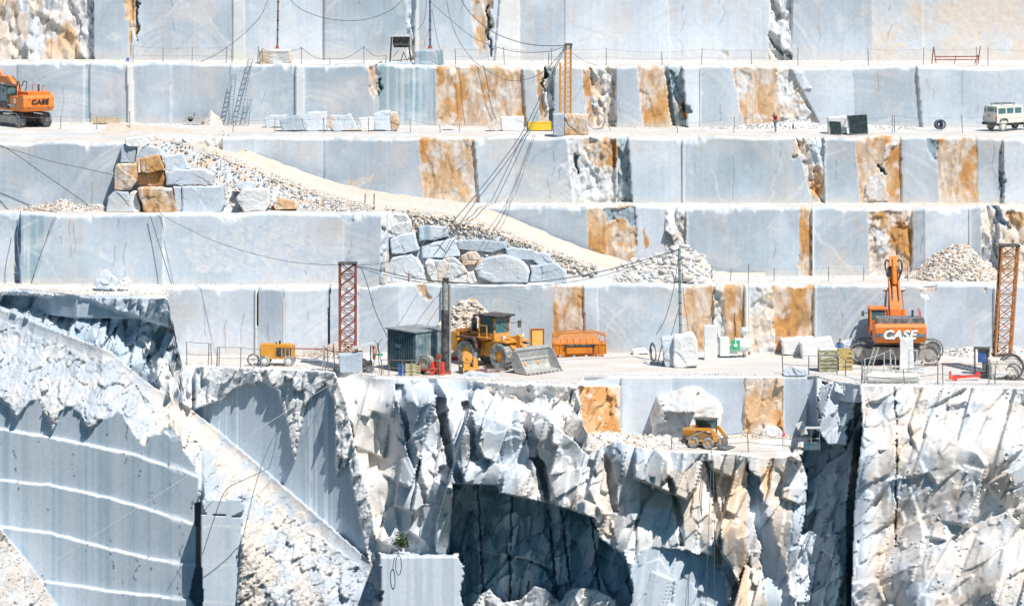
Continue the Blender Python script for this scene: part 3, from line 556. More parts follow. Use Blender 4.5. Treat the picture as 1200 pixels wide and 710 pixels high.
cr = mix(DUST*np.ones(3)*.97, CREAM*.98, .3+.6*sm(.4, .6, fbm(Xr*.25, lat*2.2, 625, 5))); cr = cr*.93; cr = mix(cr, WHITE, tk*.3); cr = mix(cr, TAN, sm(.55, .72, fbm(Xr*.4, lat*3, 626, 4))*.3)
cr = np.where(slope[..., None], mix(mix(DUST*np.ones(3)*.95, PALE, sm(.4, .65, fbm(Xr*1.2, fr*8, 627, 4))), TAN, sm(.6, .75, fbm(Xr*.8, fr*5, 629, 4))*.6), cr)
o = grid_mesh('road', Xr, Yr2, Zr2, cr, np.where(slope, .9, .3), flip=True); o['kind'] = 'structure'
# ================================================================ builders for things
class MB:
    def __init__(s, M=None): s.v = []; s.f = []; s.M = M or Matrix()
    def add(s, vs, fs):
        k = len(s.v); s.v += [s.M @ Vector(p) for p in vs]; s.f += [tuple(i+k for i in f) for f in fs]; return s
    def box(s, c, d, rz=0, rx=0, ry=0, top=(1, 1)):
        m = Matrix.Translation(c) @ Matrix.Rotation(rz, 4, 'Z') @ Matrix.Rotation(ry, 4, 'Y') @ Matrix.Rotation(rx, 4, 'X')
        a, b, h = d[0]/2, d[1]/2, d[2]/2
        vs = [m @ Vector(p) for p in ((-a, -b, -h), (a, -b, -h), (a, b, -h), (-a, b, -h), (-a*top[0], -b*top[1], h), (a*top[0], -b*top[1], h), (a*top[0], b*top[1], h), (-a*top[0], b*top[1], h))]
        return s.add(vs, [(0, 3, 2, 1), (4, 5, 6, 7), (0, 1, 5, 4), (1, 2, 6, 5), (2, 3, 7, 6), (3, 0, 4, 7)])
    def cyl(s, p0, p1, r, r2=None, n=10):
        p0 = Vector(p0); p1 = Vector(p1); r2 = r if r2 is None else r2; d = (p1-p0).normalized()
        a = d.orthogonal().normalized(); b = d.cross(a); vs = []
        for p, q in ((p0, r), (p1, r2)):
            for i in range(n): t = 2*math.pi*i/n; vs.append(p+(a*math.cos(t)+b*math.sin(t))*q)
        return s.add(vs, [(i, (i+1) % n, n+(i+1) % n, n+i) for i in range(n)]+[tuple(range(n))[::-1], tuple(range(n, 2*n))])
    def tube(s, pts, r, n=5):
        pts = [Vector(p) for p in pts]
        for i in range(len(pts)-1): s.cyl(pts[i], pts[i+1], r, n=n)
        return s
    def prism(s, prof, y0, y1):            # profile in x, z pushed along y
        n = len(prof); vs = [(x, y0, z) for x, z in prof]+[(x, y1, z) for x, z in prof]
        return s.add(vs, [(i, (i+1) % n, n+(i+1) % n, n+i) for i in range(n)]+[tuple(range(n))[::-1], tuple(range(n, 2*n))])
    def ring(s, c, axis, R0, R1, w_, n=24):   # tyre: rounded ring about an axis
        c = Vector(c); d = Vector(axis).normalized(); a = d.orthogonal().normalized(); b = d.cross(a)
        prof = [(R1, -w_*.42), (R0*.86, -w_/2), (R0*.96, -w_*.42), (R0, -w_*.25), (R0, w_*.25), (R0*.96, w_*.42), (R0*.86, w_/2), (R1, w_*.42)]; m = len(prof); vs = []
        for i in range(n):
            t = 2*math.pi*i/n; e = a*math.cos(t)+b*math.sin(t)
            for rr, ww in prof: vs.append(c+e*rr+d*ww)
        return s.add(vs, [(i*m+j, i*m+(j+1) % m, ((i+1) % n)*m+(j+1) % m, ((i+1) % n)*m+j) for i in range(n) for j in range(m)])
    def build(s, name, m, parent=None, smooth=False):
        o = link_mesh(name, s.v, s.f, m, parent, smooth)
        import bmesh
        bm = bmesh.new(); bm.from_mesh(o.data); bmesh.ops.recalc_face_normals(bm, faces=bm.faces); bm.to_mesh(o.data); bm.free()
        return o
def rot(p, rz=0, loc=(0, 0, 0)): return Matrix.Translation(loc) @ Matrix.Rotation(rz, 4, 'Z')
def lettering(parent, txt, size, M, m, name='lettering', shear=.25, bold=.035, width=1.0):
    c = bpy.data.curves.new(name, 'FONT'); c.body = txt; c.size = size; c.extrude = .012; c.shear = shear; c.offset = size*bold; c.align_x = 'CENTER'; c.align_y = 'CENTER'; c.space_character = 1.08
    c.materials.append(m); o = bpy.data.objects.new(name, c); col.objects.link(o); o.parent = parent
    me = bpy.data.meshes.new_from_object(o); par = o.parent; bpy.data.objects.remove(o); me.materials.clear(); me.materials.append(m)
    o = bpy.data.objects.new(name, me); col.objects.link(o); o.parent = par
    o.matrix_local = M @ Matrix.Diagonal((width, 1, 1, 1)); return o
# paints
ORP = mat('orange_machine_paint', (.80, .205, .012), .45, dirt=.10); YEL = mat('yellow_machine_paint', (.78, .33, .015), .45, dirt=.22)
YE2 = mat('yellow_paint', (.78, .50, .02), .5, dirt=.2); BLK = mat('black_steel', (.03, .03, .032), .55, dirt=.18); DGR = mat('dark_grey_steel', (.09, .11, .13), .6, dirt=.3)
STE = mat('worn_steel', (.42, .41, .39), .5, .3, .45); RUS = mat('rusty_red_steel', (.30, .055, .025), .75, dirt=.12); RUO = mat('rusty_orange_steel', (.55, .20, .06), .75, dirt=.15)
TYR = mat('dusty_tyre_rubber', (.16, .19, .21), .9, dirt=.5); GLS = mat('cab_glass', (.05, .16, .18), .12, dirt=.1, spec=.8); WHP = mat('white_paint', (.78, .76, .70), .5, dirt=.3)
TEL = mat('teal_painted_sheet', (.035, .10, .13), .6, dirt=.12, scale=1.2); TE2 = mat('pale_sunlit_teal_sheet', (.11, .20, .24), .6, dirt=.35, scale=1.2); GRN = mat('green_paint', (.02, .42, .20), .5, dirt=.1)  # paler teal paints sunlight onto the shed's right face; also colours its notice
REDP = mat('red_paint', (.75, .04, .02), .5, dirt=.12); BLU = mat('blue_paint', (.03, .12, .45), .5, dirt=.1); WOO = mat('weathered_timber', (.55, .47, .38), .85, dirt=.4); CAB = mat('dark_cable', (.07, .10, .14), .8, dirt=.1)
WIR = mat('grey_wire', (.22, .26, .30), .7, dirt=.1); POS = mat('weathered_fence_steel', (.14, .15, .17), .7, dirt=.25); TARP = mat('light_metal_sheet', (.55, .60, .63), .5, dirt=.3); LIM = mat('pale_track_steel', (.30, .29, .27), .7, dirt=.5)

def rock(name, poly, Y, th, kd, label, cat='boulder', group=None, seed=None, foot=None, flatness=.35, tiltz=.0, yaw=0., inset=.95, m=None):
    """a block of stone: outline seen from the front given its own distance, thickness, broken or sawn skin"""
    sd_ = seed if seed is not None else (int(poly[0][0]*7+poly[0][1]*13) % 997)
    n = len(poly); pts = []
    if foot is not None: Y = Yof(max(q[1] for q in poly)-.6, foot)
    P = [((a-600)*Y/F, ZC-(b-YH)*Y/F) for a, b in poly]
    for i in range(n):
        (x0, z0), (x1, z1) = P[i], P[(i+1) % n]; k = max(1, int(math.hypot(x1-x0, z1-z0)/.16))
        for j in range(k): pts.append((x0+(x1-x0)*j/k, z0+(z1-z0)*j/k))
    pts = np.array(pts); c = pts.mean(0)
    if pts.shape[0] < 6: return None
    # soften corners a little, roughen the outline
    for _ in range(1 if flatness > .2 else 0): pts = .5*pts+.25*(np.roll(pts, 1, 0)+np.roll(pts, -1, 0))
    nn = (fbm(pts[:, 0]*2, pts[:, 1]*2, sd_, 3)-.5)*(.22*flatness*2+.09); d = pts-c; ln = np.maximum(np.hypot(d[:, 0], d[:, 1]), .01); pts = pts+d/ln[:, None]*nn[:, None]
    rings = [(k_*inset/14, 0) for k_ in range(14)]+[(inset, .02), (.985, .06), (1.0, .2), (1.0, .6), (.96, .9), (.85, 1.0), (.4, 1.02), (0, 1.02)]
    m_ = len(pts); X = np.array([c[0]+d_*(pts[:, 0]-c[0]) for d_, _ in rings]); Z = np.array([c[1]+d_*(pts[:, 1]-c[1]) for d_, _ in rings]); T_ = np.array([np.full(m_, t) for _, t in rings])
    Yv = Y+T_*th
    fr = np.clip(1-T_*1.5, 0, 1)
    Yv = Yv+fr*((facet2(X*.42+sd_, Z*.42, sd_, 1.5, .4, .7) if flatness > .7 else facet(X*.8+sd_, Z*.8, sd_, .5, .25))*flatness+facet(X*2.5+sd_, Z*2.5, sd_+3, .4, .12)*flatness*.35+tiltz*(Z-c[1])+yaw*(X-c[0]))
    cc, rr, _ = skin(kd, X+sd_, Z, sd_, 0)
    dust = sm(.0, .35, T_)*.3; cc = mix(cc, WHITE, dust)
    X = np.concatenate([X, X[:, :1]], 1); Z = np.concatenate([Z, Z[:, :1]], 1); Yv = np.concatenate([Yv, Yv[:, :1]], 1); cc = np.concatenate([cc, cc[:, :1]], 1)
    o = grid_mesh(name, X, Yv, Z, cc, np.full(X.shape, max(float(np.mean(rr)), .15)), m or STONE, smooth=flatness > .45)
    # hang the mesh on its own foot point
    loc = Vector((c[0], Y+th/2, float(pts[:, 1].min()))); o.data.transform(Matrix.Translation(-loc)); o.location = loc
    import bmesh
    bm = bmesh.new(); bm.from_mesh(o.data); bmesh.ops.remove_doubles(bm, verts=bm.verts, dist=.0005); bmesh.ops.recalc_face_normals(bm, faces=bm.faces); bm.to_mesh(o.data); bm.free()
    return tag(o, label, cat, group)

# rock templates for rubble
_T = []
def _templates():
    import bmesh
    for k in range(10):
        rn = random.Random(900+k); bm = bmesh.new(); bmesh.ops.create_icosphere(bm, subdivisions=2, radius=1)
        for q in range(7):                                     # cut flats
            n_ = Vector((rn.gauss(0, 1), rn.gauss(0, 1), rn.gauss(0, 1))).normalized(); d_ = rn.uniform(.3, .62)
            for vtx in bm.verts:
                e = vtx.co.dot(n_)-d_
                if e > 0: vtx.co -= n_*e
        s_ = (rn.uniform(.7, 1.3), rn.uniform(.6, 1.1), rn.uniform(.45, .8))
        vv = np.array([[v_.co.x*s_[0], v_.co.y*s_[1], v_.co.z*s_[2]] for v_ in bm.verts]); ff = np.array([[v_.index for v_ in f.verts] for f in bm.faces]); bm.free(); _T.append((vv, ff))
_templates()
def rubble(name, sampler, n, size, seed, cols, label=None, big=.0):
    """loose broken stone nobody could count: one mesh of many stones"""
    rn = random.Random(seed); V = []; Fc = []; CC = []; k = 0
    for i in range(n):
        p = sampler(rn)
        if p is None: continue
        s_ = size[0]+(size[1]-size[0])*rn.random()**4.0; s_ *= .6
        vv, ff = _T[rn.randrange(len(_T))]
        a, b, c_ = rn.uniform(0, 6.3), rn.uniform(-.6, .6), rn.uniform(-.6, .6)
        Rm = np.array((Matrix.Rotation(a, 3, 'Z') @ Matrix.Rotation(b, 3, 'X') @ Matrix.Rotation(c_, 3, 'Y')))
        q = vv @ Rm.T*s_+np.array(p); V.append(q); Fc.append(ff+k); k += len(q)
        c0 = (cols[rn.randrange(len(cols))]*.55+DUST*.5)*rn.uniform(.88, 1.08); CC.append(np.broadcast_to(c0, q.shape))
    V = np.concatenate(V).astype(np.float32); Fc = np.concatenate(Fc).astype(np.int32); CC = np.concatenate(CC)
    me = bpy.data.meshes.new(name); me.vertices.add(len(V)); me.vertices.foreach_set('co', V.ravel()); me.loops.add(len(Fc)*3); me.loops.foreach_set('vertex_index', Fc.ravel())
    me.polygons.add(len(Fc)); me.polygons.foreach_set('loop_start', np.arange(len(Fc), dtype=np.int32)*3); me.update()
    set_attr(me, CC, np.full(len(V), .3)); me.materials.append(STONE)
    o = bpy.data.objects.new(name, me); col.objects.link(o); o['kind'] = 'stuff'
    return o
def heap(name, u0, u1, vtop, Y, Zb, prof, cols, base, depth=2.2, seed=1, n=900, size=(.05, .4)):
    """a heap of spoil: a mound plus its loose stones. prof: (fraction across, height m)"""
    xs = lambda f: (u0+(u1-u0)*f-600)*Y/F
    def H(f, g): return float(np.interp(f, [p[0] for p in prof], [p[1] for p in prof]))*max(0, 1-g)**.9
    nf, ng = 60, 16; X = np.zeros((ng, nf)); Yy = X.copy(); Z = X.copy()
    for i in range(ng):
        for j in range(nf):
            f = j/(nf-1); g = i/(ng-1); X[i, j] = xs(f); Yy[i, j] = Y-g*depth*min(1, H(f, 0)/1.5+.15); Z[i, j] = Zb-.1+H(f, g)
    Z += (fbm(X*1.2, Yy*1.2+Z, seed, 5)-.5)*.9*np.clip(Z-Zb, 0, 1)
    c = mix(base*np.ones(X.shape+(3,)), WHITE, sm(.4, .65, fbm(X*1.2, Z*1.2, seed+5, 4))*.6)
    o = grid_mesh(name, X, Yy, Z, c, np.full(X.shape, .9), flip=True); o['kind'] = 'stuff'
    def smp(rn):
        f = rn.random(); g = rn.random(); h = H(f, g)
        if H(f, 0) < .12 and rn.random() < .6: return None
        return (xs(f), Y-g*depth*min(1, H(f, 0)/1.5+.15)-.02, Zb+h-.03)
    r_ = rubble(name+'_stones', smp, n, size, seed, cols)
    r_.name = name; return r_
def catmull(pts, k=8):
    P = [Vector(p) for p in pts]; P = [P[0]*2-P[1]]+P+[P[-1]*2-P[-2]]; out = []
    for i in range(1, len(P)-2):
        for j in range(k):
            t = j/k; a, b, c, d = P[i-1], P[i], P[i+1], P[i+2]
            out.append(.5*((2*b)+(c-a)*t+(2*a-5*b+4*c-d)*t*t+(3*b-a-3*c+d)*t**3))
    out.append(P[-2]); return out
def cable(pts, label, r=.035, m=None, name='cable', k=8, group=None):
    q = catmull([at(*p) for p in pts], k); o = MB().tube(q, r, 5).build(name, m or CAB)
    return tag(o, label, 'cable', group)
# ================================================================ boulders and blocks
SB = 'blocks stacked beside the upper end of the haul road'
g1 = 316.6
data1 = [
 ([(141, 174), (147, 168), (160, 170), (157, 191), (141, 191)], g1+.9, 1.6, 'g', 'small grey block under the topmost white cap stone'),
 ([(145, 163), (165, 161), (177, 168), (168, 173), (148, 172)], g1+.7, 1.6, 'w', 'flat white cap stone at the top of the stack'),
 ([(160, 184), (168, 170), (186, 174), (192, 183), (176, 187)], g1+.8, 1.8, 'g', 'grey wedge stone right of the top white-faced block'),
 ([(163, 186), (186, 181), (192, 199), (176, 204), (164, 202)], g1+.4, 2.0, 'o', 'tan and orange block under the grey wedge stone'),
 ([(192, 184), (214, 180), (222, 198), (205, 200), (193, 200)], g1+.9, 1.4, 'p', 'pale squarish stone right of the tan and orange block'),
 ([(135, 193), (146, 192), (160, 192), (160, 212), (152, 224), (133, 223)], g1+.2, 2.0, 'o', 'block with a bright orange face at the left edge of the stack'),
 ([(161, 203), (192, 201), (194, 218), (163, 217)], g1+1.1, 1.6, 'b', 'dark recessed block in the shadow of the tan one'),
 ([(195, 203), (204, 199), (240, 199), (252, 205), (250, 216), (194, 217)], g1+.3, 2.0, 'g', 'long flat grey block above the big sawn one'),
 ([(126, 231), (134, 224), (150, 225), (158, 249), (124, 249)], g1-.1, 2.0, 'g', 'grey corner block at the foot of the stack'),
 ([(151, 226), (159, 224), (166, 248), (157, 249.5)], g1+.2, 2.0, 'w', 'white sliver between the grey corner block and the rusty one'),
 ([(160, 221), (176, 220), (202, 221), (208, 249.5), (168, 249.5)], g1-.4, 2.2, 'b', 'big rusty brown faced block at the foot of the stack'),
 ([(203, 219), (212, 219), (214, 249.5), (207, 249.5)], g1-.1, 2.2, 'p', 'narrow pale block right of the rusty brown one'),
 ([(212, 219), (262, 218), (263, 240), (258, 249.5), (213, 249.5)], g1-.3, 2.4, 'g', 'big rectangular sawn grey block at the foot of the stack'),
 ([(276, 233), (283, 222), (314, 222), (316, 240), (311, 247.5), (286, 249.3)], g1-.3, 1.8, 'w', 'rounded white boulder standing apart at the road side'),
 ([(275, 217), (288, 213), (300, 215), (296, 222), (280, 222)], g1+1.0, 1.2, 'p', 'small pale stone lying above the rounded white boulder'),
 ([(319, 236), (330, 232), (347, 237), (348, 245), (322, 246)], g1+.3, 1.2, 'o', 'low orange stone right of the rounded white boulder'),
]
for p, Y_, th, kd, lb in data1:
    rock('boulder', p, Y_, th, kd, lb, group=SB, flatness=.12 if kd in 'gp' else .3, seed=int(p[0][0]*3+p[0][1]), tiltz=random.Random(p[0][0]).uniform(-.05, .12))
SB2 = 'fallen blocks heaped below the haul road'
g2 = 316.0
data2 = [
 ([(448, 256), (454, 251), (478, 252), (483, 262), (481, 275), (452, 280), (447, 270)], g2+.5, 1.8, 'r', 'rough white and tan boulder at the top left corner of the heap'),
 ([(456, 281), (470, 275), (486, 273), (491, 293), (474, 297), (458, 298)], g2+.1, 2.0, 'p', 'squarish pale boulder under the rough top left one'),
 ([(490, 267), (500, 265), (525, 266), (526, 277), (512, 281), (491, 283)], g2+.4, 1.6, 's', 'long blue-grey block near the top of the heap'),
 ([(493, 290), (508, 284), (531, 279), (538, 284), (539, 300), (523, 302), (494, 303)], g2+.2, 1.8, 'p', 'smooth pale block in the middle of the heap'),
 ([(535, 283), (552, 281), (594, 284), (594, 291), (578, 296), (552, 294), (536, 292)], g2+.3, 1.8, 'g', 'long grey slab with a tan spot high in the heap'),
 ([(539, 300), (548, 296), (559, 296), (563, 302), (556, 311), (542, 311)], g2-.1, 1.4, 'o', 'small oval stone with a brown face'),
 ([(450, 318), (460, 303), (482, 297), (492, 306), (497, 318), (496, 332), (450, 332)], g2-.3, 2.0, 'p', 'large smooth pale boulder at the left foot of the heap'),
 ([(497, 308), (502, 303), (512, 306), (514, 332), (506, 330)], g2-.1, 1.6, 'w', 'narrow white leaning boulder at the foot of the heap'),
 ([(509, 305), (534, 302), (545, 312), (552, 331.5), (514, 331.5)], g2-.3, 1.8, 'r', 'rough boulder with a brown centre at the foot of the heap'),
 ([(556, 316), (568, 303), (592, 298), (614, 307), (621, 318), (619, 332), (578, 332), (560, 325)], g2-.5, 2.4, 'p', 'largest rounded pale boulder of the heap'),
 ([(592, 292), (600, 290), (626, 294), (628, 305), (610, 305), (594, 301)], g2+.1, 1.6, 'g', 'grey slab resting behind the largest rounded boulder'),
 ([(622, 312), (650, 308), (664, 318), (664, 332), (621, 332)], g2-.2, 2.0, 'g', 'low grey block at the far end of the heap'),
 ([(626, 296), (644, 298), (650, 309), (632, 311), (625, 306)], g2+.2, 1.6, 'p', 'small pale block between the slab and the low grey block'),
 ([(545, 320), (556, 318), (560, 331), (548, 331.5)], g2-.2, 1.0, 'w', 'small white wedge stone beside the brown centred boulder'),
]
for p, Y_, th, kd, lb in data2:
    rock('boulder', p, Y_, th, kd, lb, group=SB2, flatness=.16 if kd in 'gps' else .4, seed=int(p[0][0]*3+p[0][1]), tiltz=random.Random(p[0][0]).uniform(-.03, .12), yaw=random.Random(p[0][1]).uniform(-.15, .15))
SB3 = 'blocks lined up along the foot of the second wall'
y3 = 334.2
for p, Y_, th, kd, lb in [
 ([(309, 140), (316, 136), (336, 135), (334, 149), (312, 150)], y3+.9, 1.2, 'p', 'low pale block at the left end of the row'),
 ([(327, 141), (338, 137), (351, 135), (357, 153), (330, 154)], y3+.1, 1.4, 'g', 'grey sloping block second in the row'),
 ([(353, 138), (361, 132), (383, 131), (383, 153), (360, 154)], y3+.1, 1.4, 'p', 'tall squared pale block third in the row'),
 ([(380, 146), (386, 135), (402, 137), (411, 133), (418, 148), (422, 153), (390, 154)], y3+.2, 1.4, 'r', 'rough tan and white block in the row'),
 ([(420, 139), (438, 137), (438, 153), (424, 154)], y3+.5, 1.2, 'w', 'small white block in the row'),
 ([(437, 134), (448, 130), (458, 130), (458, 154), (439, 153)], y3+.1, 1.6, 'p', 'pale half of the tall block at the right end of the row'),
 ([(458, 131), (466, 133), (469, 146), (465, 154), (458, 154)], y3+.1, 1.4, 'o', 'orange end stone of the row'),
 ([(570, 146), (585, 138), (587, 154), (574, 154)], y3+.3, 1.2, 'c', 'cream wedge block below the orange wall'),
 ([(586, 137), (614, 137), (614, 154), (588, 154)], y3+.3, 1.4, 'w', 'white block left of the yellow box'),
 ([(521, 146), (534, 150), (532, 153), (522, 149)], y3, .7, 'w', 'small white slab lying tilted below the orange wall'),
 ([(648, 134), (661, 133), (661, 160), (648, 160)], 332.2, 1.8, 'g', 'grey half of the plinth beside the orange tower foot'),
 ([(661, 134), (690, 134), (690, 160), (661, 160)], 332.0, 1.8, 'o', 'square tan plinth block carrying the orange tower'),
 ([(970, 138), (992, 136), (993, 157), (971, 157)], 331.6, 1.4, 'w', 'white block behind the two black panels')]:
    rock('stone_block', p, Y_, th, kd, lb, cat='stone block', group=SB3, foot=Z3 if p[0][0] != 521 else None, flatness=.10 if kd in 'gpw' else .28, seed=int(p[0][0]*3+p[0][1]))
# single blocks
def sblock(poly, Y_, th, kd, lb, fl=.10, cat='stone block', name='stone_block', **k):
    fz = 0 if Y_ < 316 and max(q[1] for q in poly) < 447 and poly[0][1] > 345 and 'basket' not in lb else (-4.73 if poly[0][1] > 470 else None)
    return rock(name, poly, Y_, th, kd, lb, cat=cat, flatness=fl, foot=fz, **k)
sblock([(304, 59), (341, 58), (342, 78), (303, 79)], 342.0, 2.0, 'r', 'rough white block carrying the thin mast on the top bench', .3)
sblock([(486, 60), (519, 58), (521, 81), (485, 82)], 341.0, 1.8, 's', 'streaky grey block carrying the blue mast on the top bench', .16)
sblock([(447, 74), (482, 73), (486, 82), (446, 82)], 341.2, 2.2, 'g', 'low grey slab under the roofed lookout frame', .08)
sblock([(775, 397), (790, 394), (790, 431), (779, 431)], 306.2, 2.2, 'r', 'brown streaked side block beside the cable mast plinth', .3)
sblock([(789, 395), (812, 391), (818, 400), (818, 429), (796, 432), (789, 431)], 305.9, 2.4, 'w', 'white speckled plinth block of the cable mast', .22)
sblock([(825, 381), (840, 380.5), (840.5, 423), (825.5, 423)], 308.6, .35, 'w', 'tall thin cream slab standing upright alone', .03)
sblock([(916, 399), (955, 396), (960, 410), (958, 417), (917, 416)], 309.6, 2.2, 'w', 'long white block with a grey chipped corner', .16)
sblock([(938, 402), (975, 396), (979, 410), (976, 421), (940, 421)], 308.4, 2.2, 'w', 'tilted bright white slab in front of the long white block', .05, yaw=.1)
sblock([(985, 402), (1000, 398), (1012, 404), (1013, 418), (988, 419)], 310.9, 1.4, 'p', 'white block behind the man in blue', .12)
sblock([(1055, 397), (1070, 396), (1071, 434), (1054, 434)], 301.6, .3, 'w', 'upright pale slab leaning before the tracked excavator', .03)
sblock([(959, 410), (982, 409), (983, 419), (962, 421)], 303.0, 1.2, 'w', 'small white block lying on top of the wire basket', .15)
sblock([(916, 437), (930, 430), (945, 433), (946, 440), (918, 441)], 301.2, 1.2, 'p', 'grey-white broken stone on the cliff rim below the railing', .3)
sblock([(763, 512), (764, 486), (768, 468), (780, 463), (803, 455), (818, 454), (833, 463), (846, 477), (845, 514), (790, 515)], 297.3, 2.6, 'c', 'huge cream boulder behind the small yellow loader', .95, name='boulder', cat='boulder')
sblock([(893, 506), (898, 500), (912, 500), (918, 507), (917, 514), (894, 514)], 298.4, 1.0, 'w', 'rounded white stone at the foot of the orange stripe', .3, name='boulder', cat='boulder')
sblock([(536, 442), (552, 436), (586, 441), (584, 450), (560, 452), (538, 448)], 300.1, 1.4, 'g', 'flat grey slab lying on the rim beside the dark pipe', .08)
sblock([(564, 442), (590, 441), (592, 449), (566, 451)], 300.6, 1.3, 'w', 'white offcut at the end of the flat grey slab', .1)
sblock([(396, 416), (424, 413), (425, 438), (398, 437)], 303.6, 1.8, 'g', 'grey-white plinth block under the rusty red tower', .15)
sblock([(741, 410), (757, 408), (760, 414), (742, 416)], 310.8, 1.0, 'w', 'small white stone at the wall foot left of the mast plinth', .15)
sblock([(1160, 422), (1205, 419), (1210, 445), (1162, 446)], 299.4, 2.2, 'r', 'rough white block beneath the leaning orange tower', .3)
sblock([(111, 330), (118, 318), (126, 318), (138, 332), (134, 338), (112, 338)], 309.5, 1.2, 'p', 'pointed pale stone on the bench above the overhang', .35, name='boulder', cat='boulder')
sblock([(140, 330), (147, 325), (153, 331), (150, 336), (141, 336)], 309.9, .8, 'w', 'small white stone right of the pointed pale one', .2, name='boulder', cat='boulder')
# ================================================================ loose rubble (stuff)
RW = [WHITE*.95, PALE, WHITE, CREAM, DUST*1.1, GREY*1.1]; RT = [TAN, CREAM, CREAM, WHITE, DUST, TAN*.9]
heap('rubble', 704, 838, 285, 318.6, Z1, [(0, .1), (.15, .9), (.3, 1.6), (.5, 2.0), (.68, 2.8), (.82, 2.5), (.92, 1.2), (1, .1)], RW, WHITE*.8, 2.4, 41, 3600, (.04, 1.15))
heap('rubble', 1062, 1170, 285, 320.6, Z1, [(0, .1), (.12, .6), (.3, 1.9), (.5, 2.7), (.68, 2.6), (.85, 1.2), (1, .2)], [CREAM, DUST, CREAM*.9, TAN*.9, WHITE], CREAM*.8, 3.2, 42, 5000, (.03, .6))
heap('rubble', 497, 588, 345, 314.0, 0, [(0, .6), (.12, 1.8), (.22, 2.6), (.33, 3.3), (.45, 4.3), (.6, 4.5), (.7, 4.3), (.8, 3.6), (.92, 2.0), (1, .3)], RT+[CREAM*.8], TAN*.9, 3.0, 43, 4500, (.03, .75))
heap('rubble', 336, 425, 395, 312.6, 0, [(0, .05), (.3, .3), (.55, 1.0), (.8, 1.5), (1, .6)], [CREAM, TAN, CREAM*.9], CREAM*.8, 2.0, 44, 1600, (.03, .24))
heap('rubble', 1012, 1064, 395, 313.6, 0, [(0, .3), (.4, 1.0), (.7, .5), (1, .1)], RW, WHITE*.8, 1.6, 45, 300, (.06, .4))
heap('rubble', 1100, 1215, 400, 313.4, 0, [(0, .3), (.3, .8), (.5, .5), (.8, .9), (1, .5)], RW+[CREAM], WHITE*.8, 1.6, 46, 600, (.05, .32))
heap('rubble', 236, 264, 140, 341.5, Z3, [(0, .1), (.4, 1.1), (.7, .8), (1, .1)], [CREAM, DUST], CREAM*.9, 1.5, 47, 200, (.03, .12))
heap('rubble', 18, 130, 238, 317.9, Z2, [(0, .2), (.3, .6), (.5, 1.1), (.7, .5), (1, .3)], RW+RT, CREAM*.9, 1.2, 48, 800, (.04, .25))
heap('rubble', 930, 1075, 150, 335.6, Z3, [(0, .7), (.2, .4), (.5, .5), (.8, .3), (1, .1)], RW, WHITE*.85, 1.4, 49, 500, (.04, .22))
heap('rubble', 830, 962, 150, 336.2, Z3, [(0, .1), (.4, .4), (.8, .8), (1, .4)], RW+[CREAM], WHITE*.85, 1.4, 50, 500, (.04, .28))
heap('rubble', 690, 812, 500, 296.0, -4.73, [(0, .9), (.2, .9), (.45, .75), (.7, .65), (.9, .4), (1, .1)], RW+[TAN], WHITE*.85, 4.2, 51, 3000, (.05, .75))
heap('rubble', 846, 930, 505, 299.4, -4.73, [(0, .3), (.3, .5), (.6, .3), (1, .3)], RW+RT, CREAM*.9, 1.4, 52, 400, (.04, .22))
def slope_pts(ua, ub, f0, f1, bias=1.0):
    def s(rn):
        q = rn.uniform(ua, ub); f = f0+(f1-f0)*rn.random()**bias
        j = min(len(uu)-1, max(0, int((q-uu[0])/1.5))); a = Vector((Xr[0, j], rY[j]-rW[j]/2, rZ[j])); fe = float(interp([(120, 317.5), (300, 317.5), (440, 316), (900, 316.5)], q)); ze = float(interp([(120, Z2-.3), (438, Z2-.3), (450, Z1-.3), (900, Z1-.3)], q))
        b = Vector((Xr[0, j], fe, min(ze, rZ[j]))); p = a.lerp(b, f); return (p.x, p.y-.05, p.z+.02)
    return s
rubble('rubble', slope_pts(180, 440, 0, 1), 5200, (.025, .34), 61, RW+RT)
rubble('rubble', slope_pts(450, 700, 0, .5), 3600, (.03, .45), 62, RW+RT)
rubble('rubble', slope_pts(450, 560, .0, .3), 260, (.15, .55), 63, RT+[CREAM*.8])
def back_edge(rn):
    q = rn.uniform(560, 712); j = int((q-uu[0])/1.5); return (Xr[0, j], rY[j]+rW[j]/2+rn.uniform(-.1, .7), rZ[j]+rn.uniform(.1, .5))
rubble('rubble', back_edge, 700, (.03, .3), 64, RW)
rubble('rubble', slope_pts(170, 700, -.03, .04), 1500, (.02, .2), 69, [CREAM, DUST*1.05, WHITE*.9])
def back_edge2(rn):
    q = rn.uniform(255, 330); j = int((q-uu[0])/1.5); return (Xr[0, j], rY[j]+rW[j]/2+rn.uniform(0, 1.2), rZ[j]+rn.uniform(.1, 1.5)*(330-q)/75+.1)
rubble('rubble', back_edge2, 380, (.05, .3), 65, RW+[TAN, GREY*.8])
def feet(rn):                                                  # chips swept against the foot of every wall and along the edges
    k = rn.randrange(5); q = rn.uniform(-50, 1250)
    if k == 0 and q > 215: y = float(yW0(q)); return ((q-600)*y/F, y-rn.random()**2*1.5-.3, .02)
    if k == 1: y = float(yW1(q)); return None if 440 < q < 700 else ((q-600)*y/F, y-rn.random()**2*1.2-.3, Z1+.02)
    if k == 2: y = float(yW2(q)); return None if 140 < q < 560 else ((q-600)*y/F, y-rn.random()**2*.9-.3, Z2+.02)
    if k == 3: y = float(yW3(q)); return ((q-600)*y/F, y-rn.random()**2*2-.3, Z3+.02)
    y = float(yW4(q)); return ((q-600)*y/F, y-rn.random()**2*2-.3, Z4+.02)
rubble('rubble', feet, 5000, (.02, .26), 66, RW)
def top_left(rn):
    q = rn.uniform(-60, 205); y = rn.uniform(306.6, 311); return ((q-600)*y/F, y, Z1+.03)
rubble('rubble', top_left, 900, (.04, .3), 67, RW+RT)
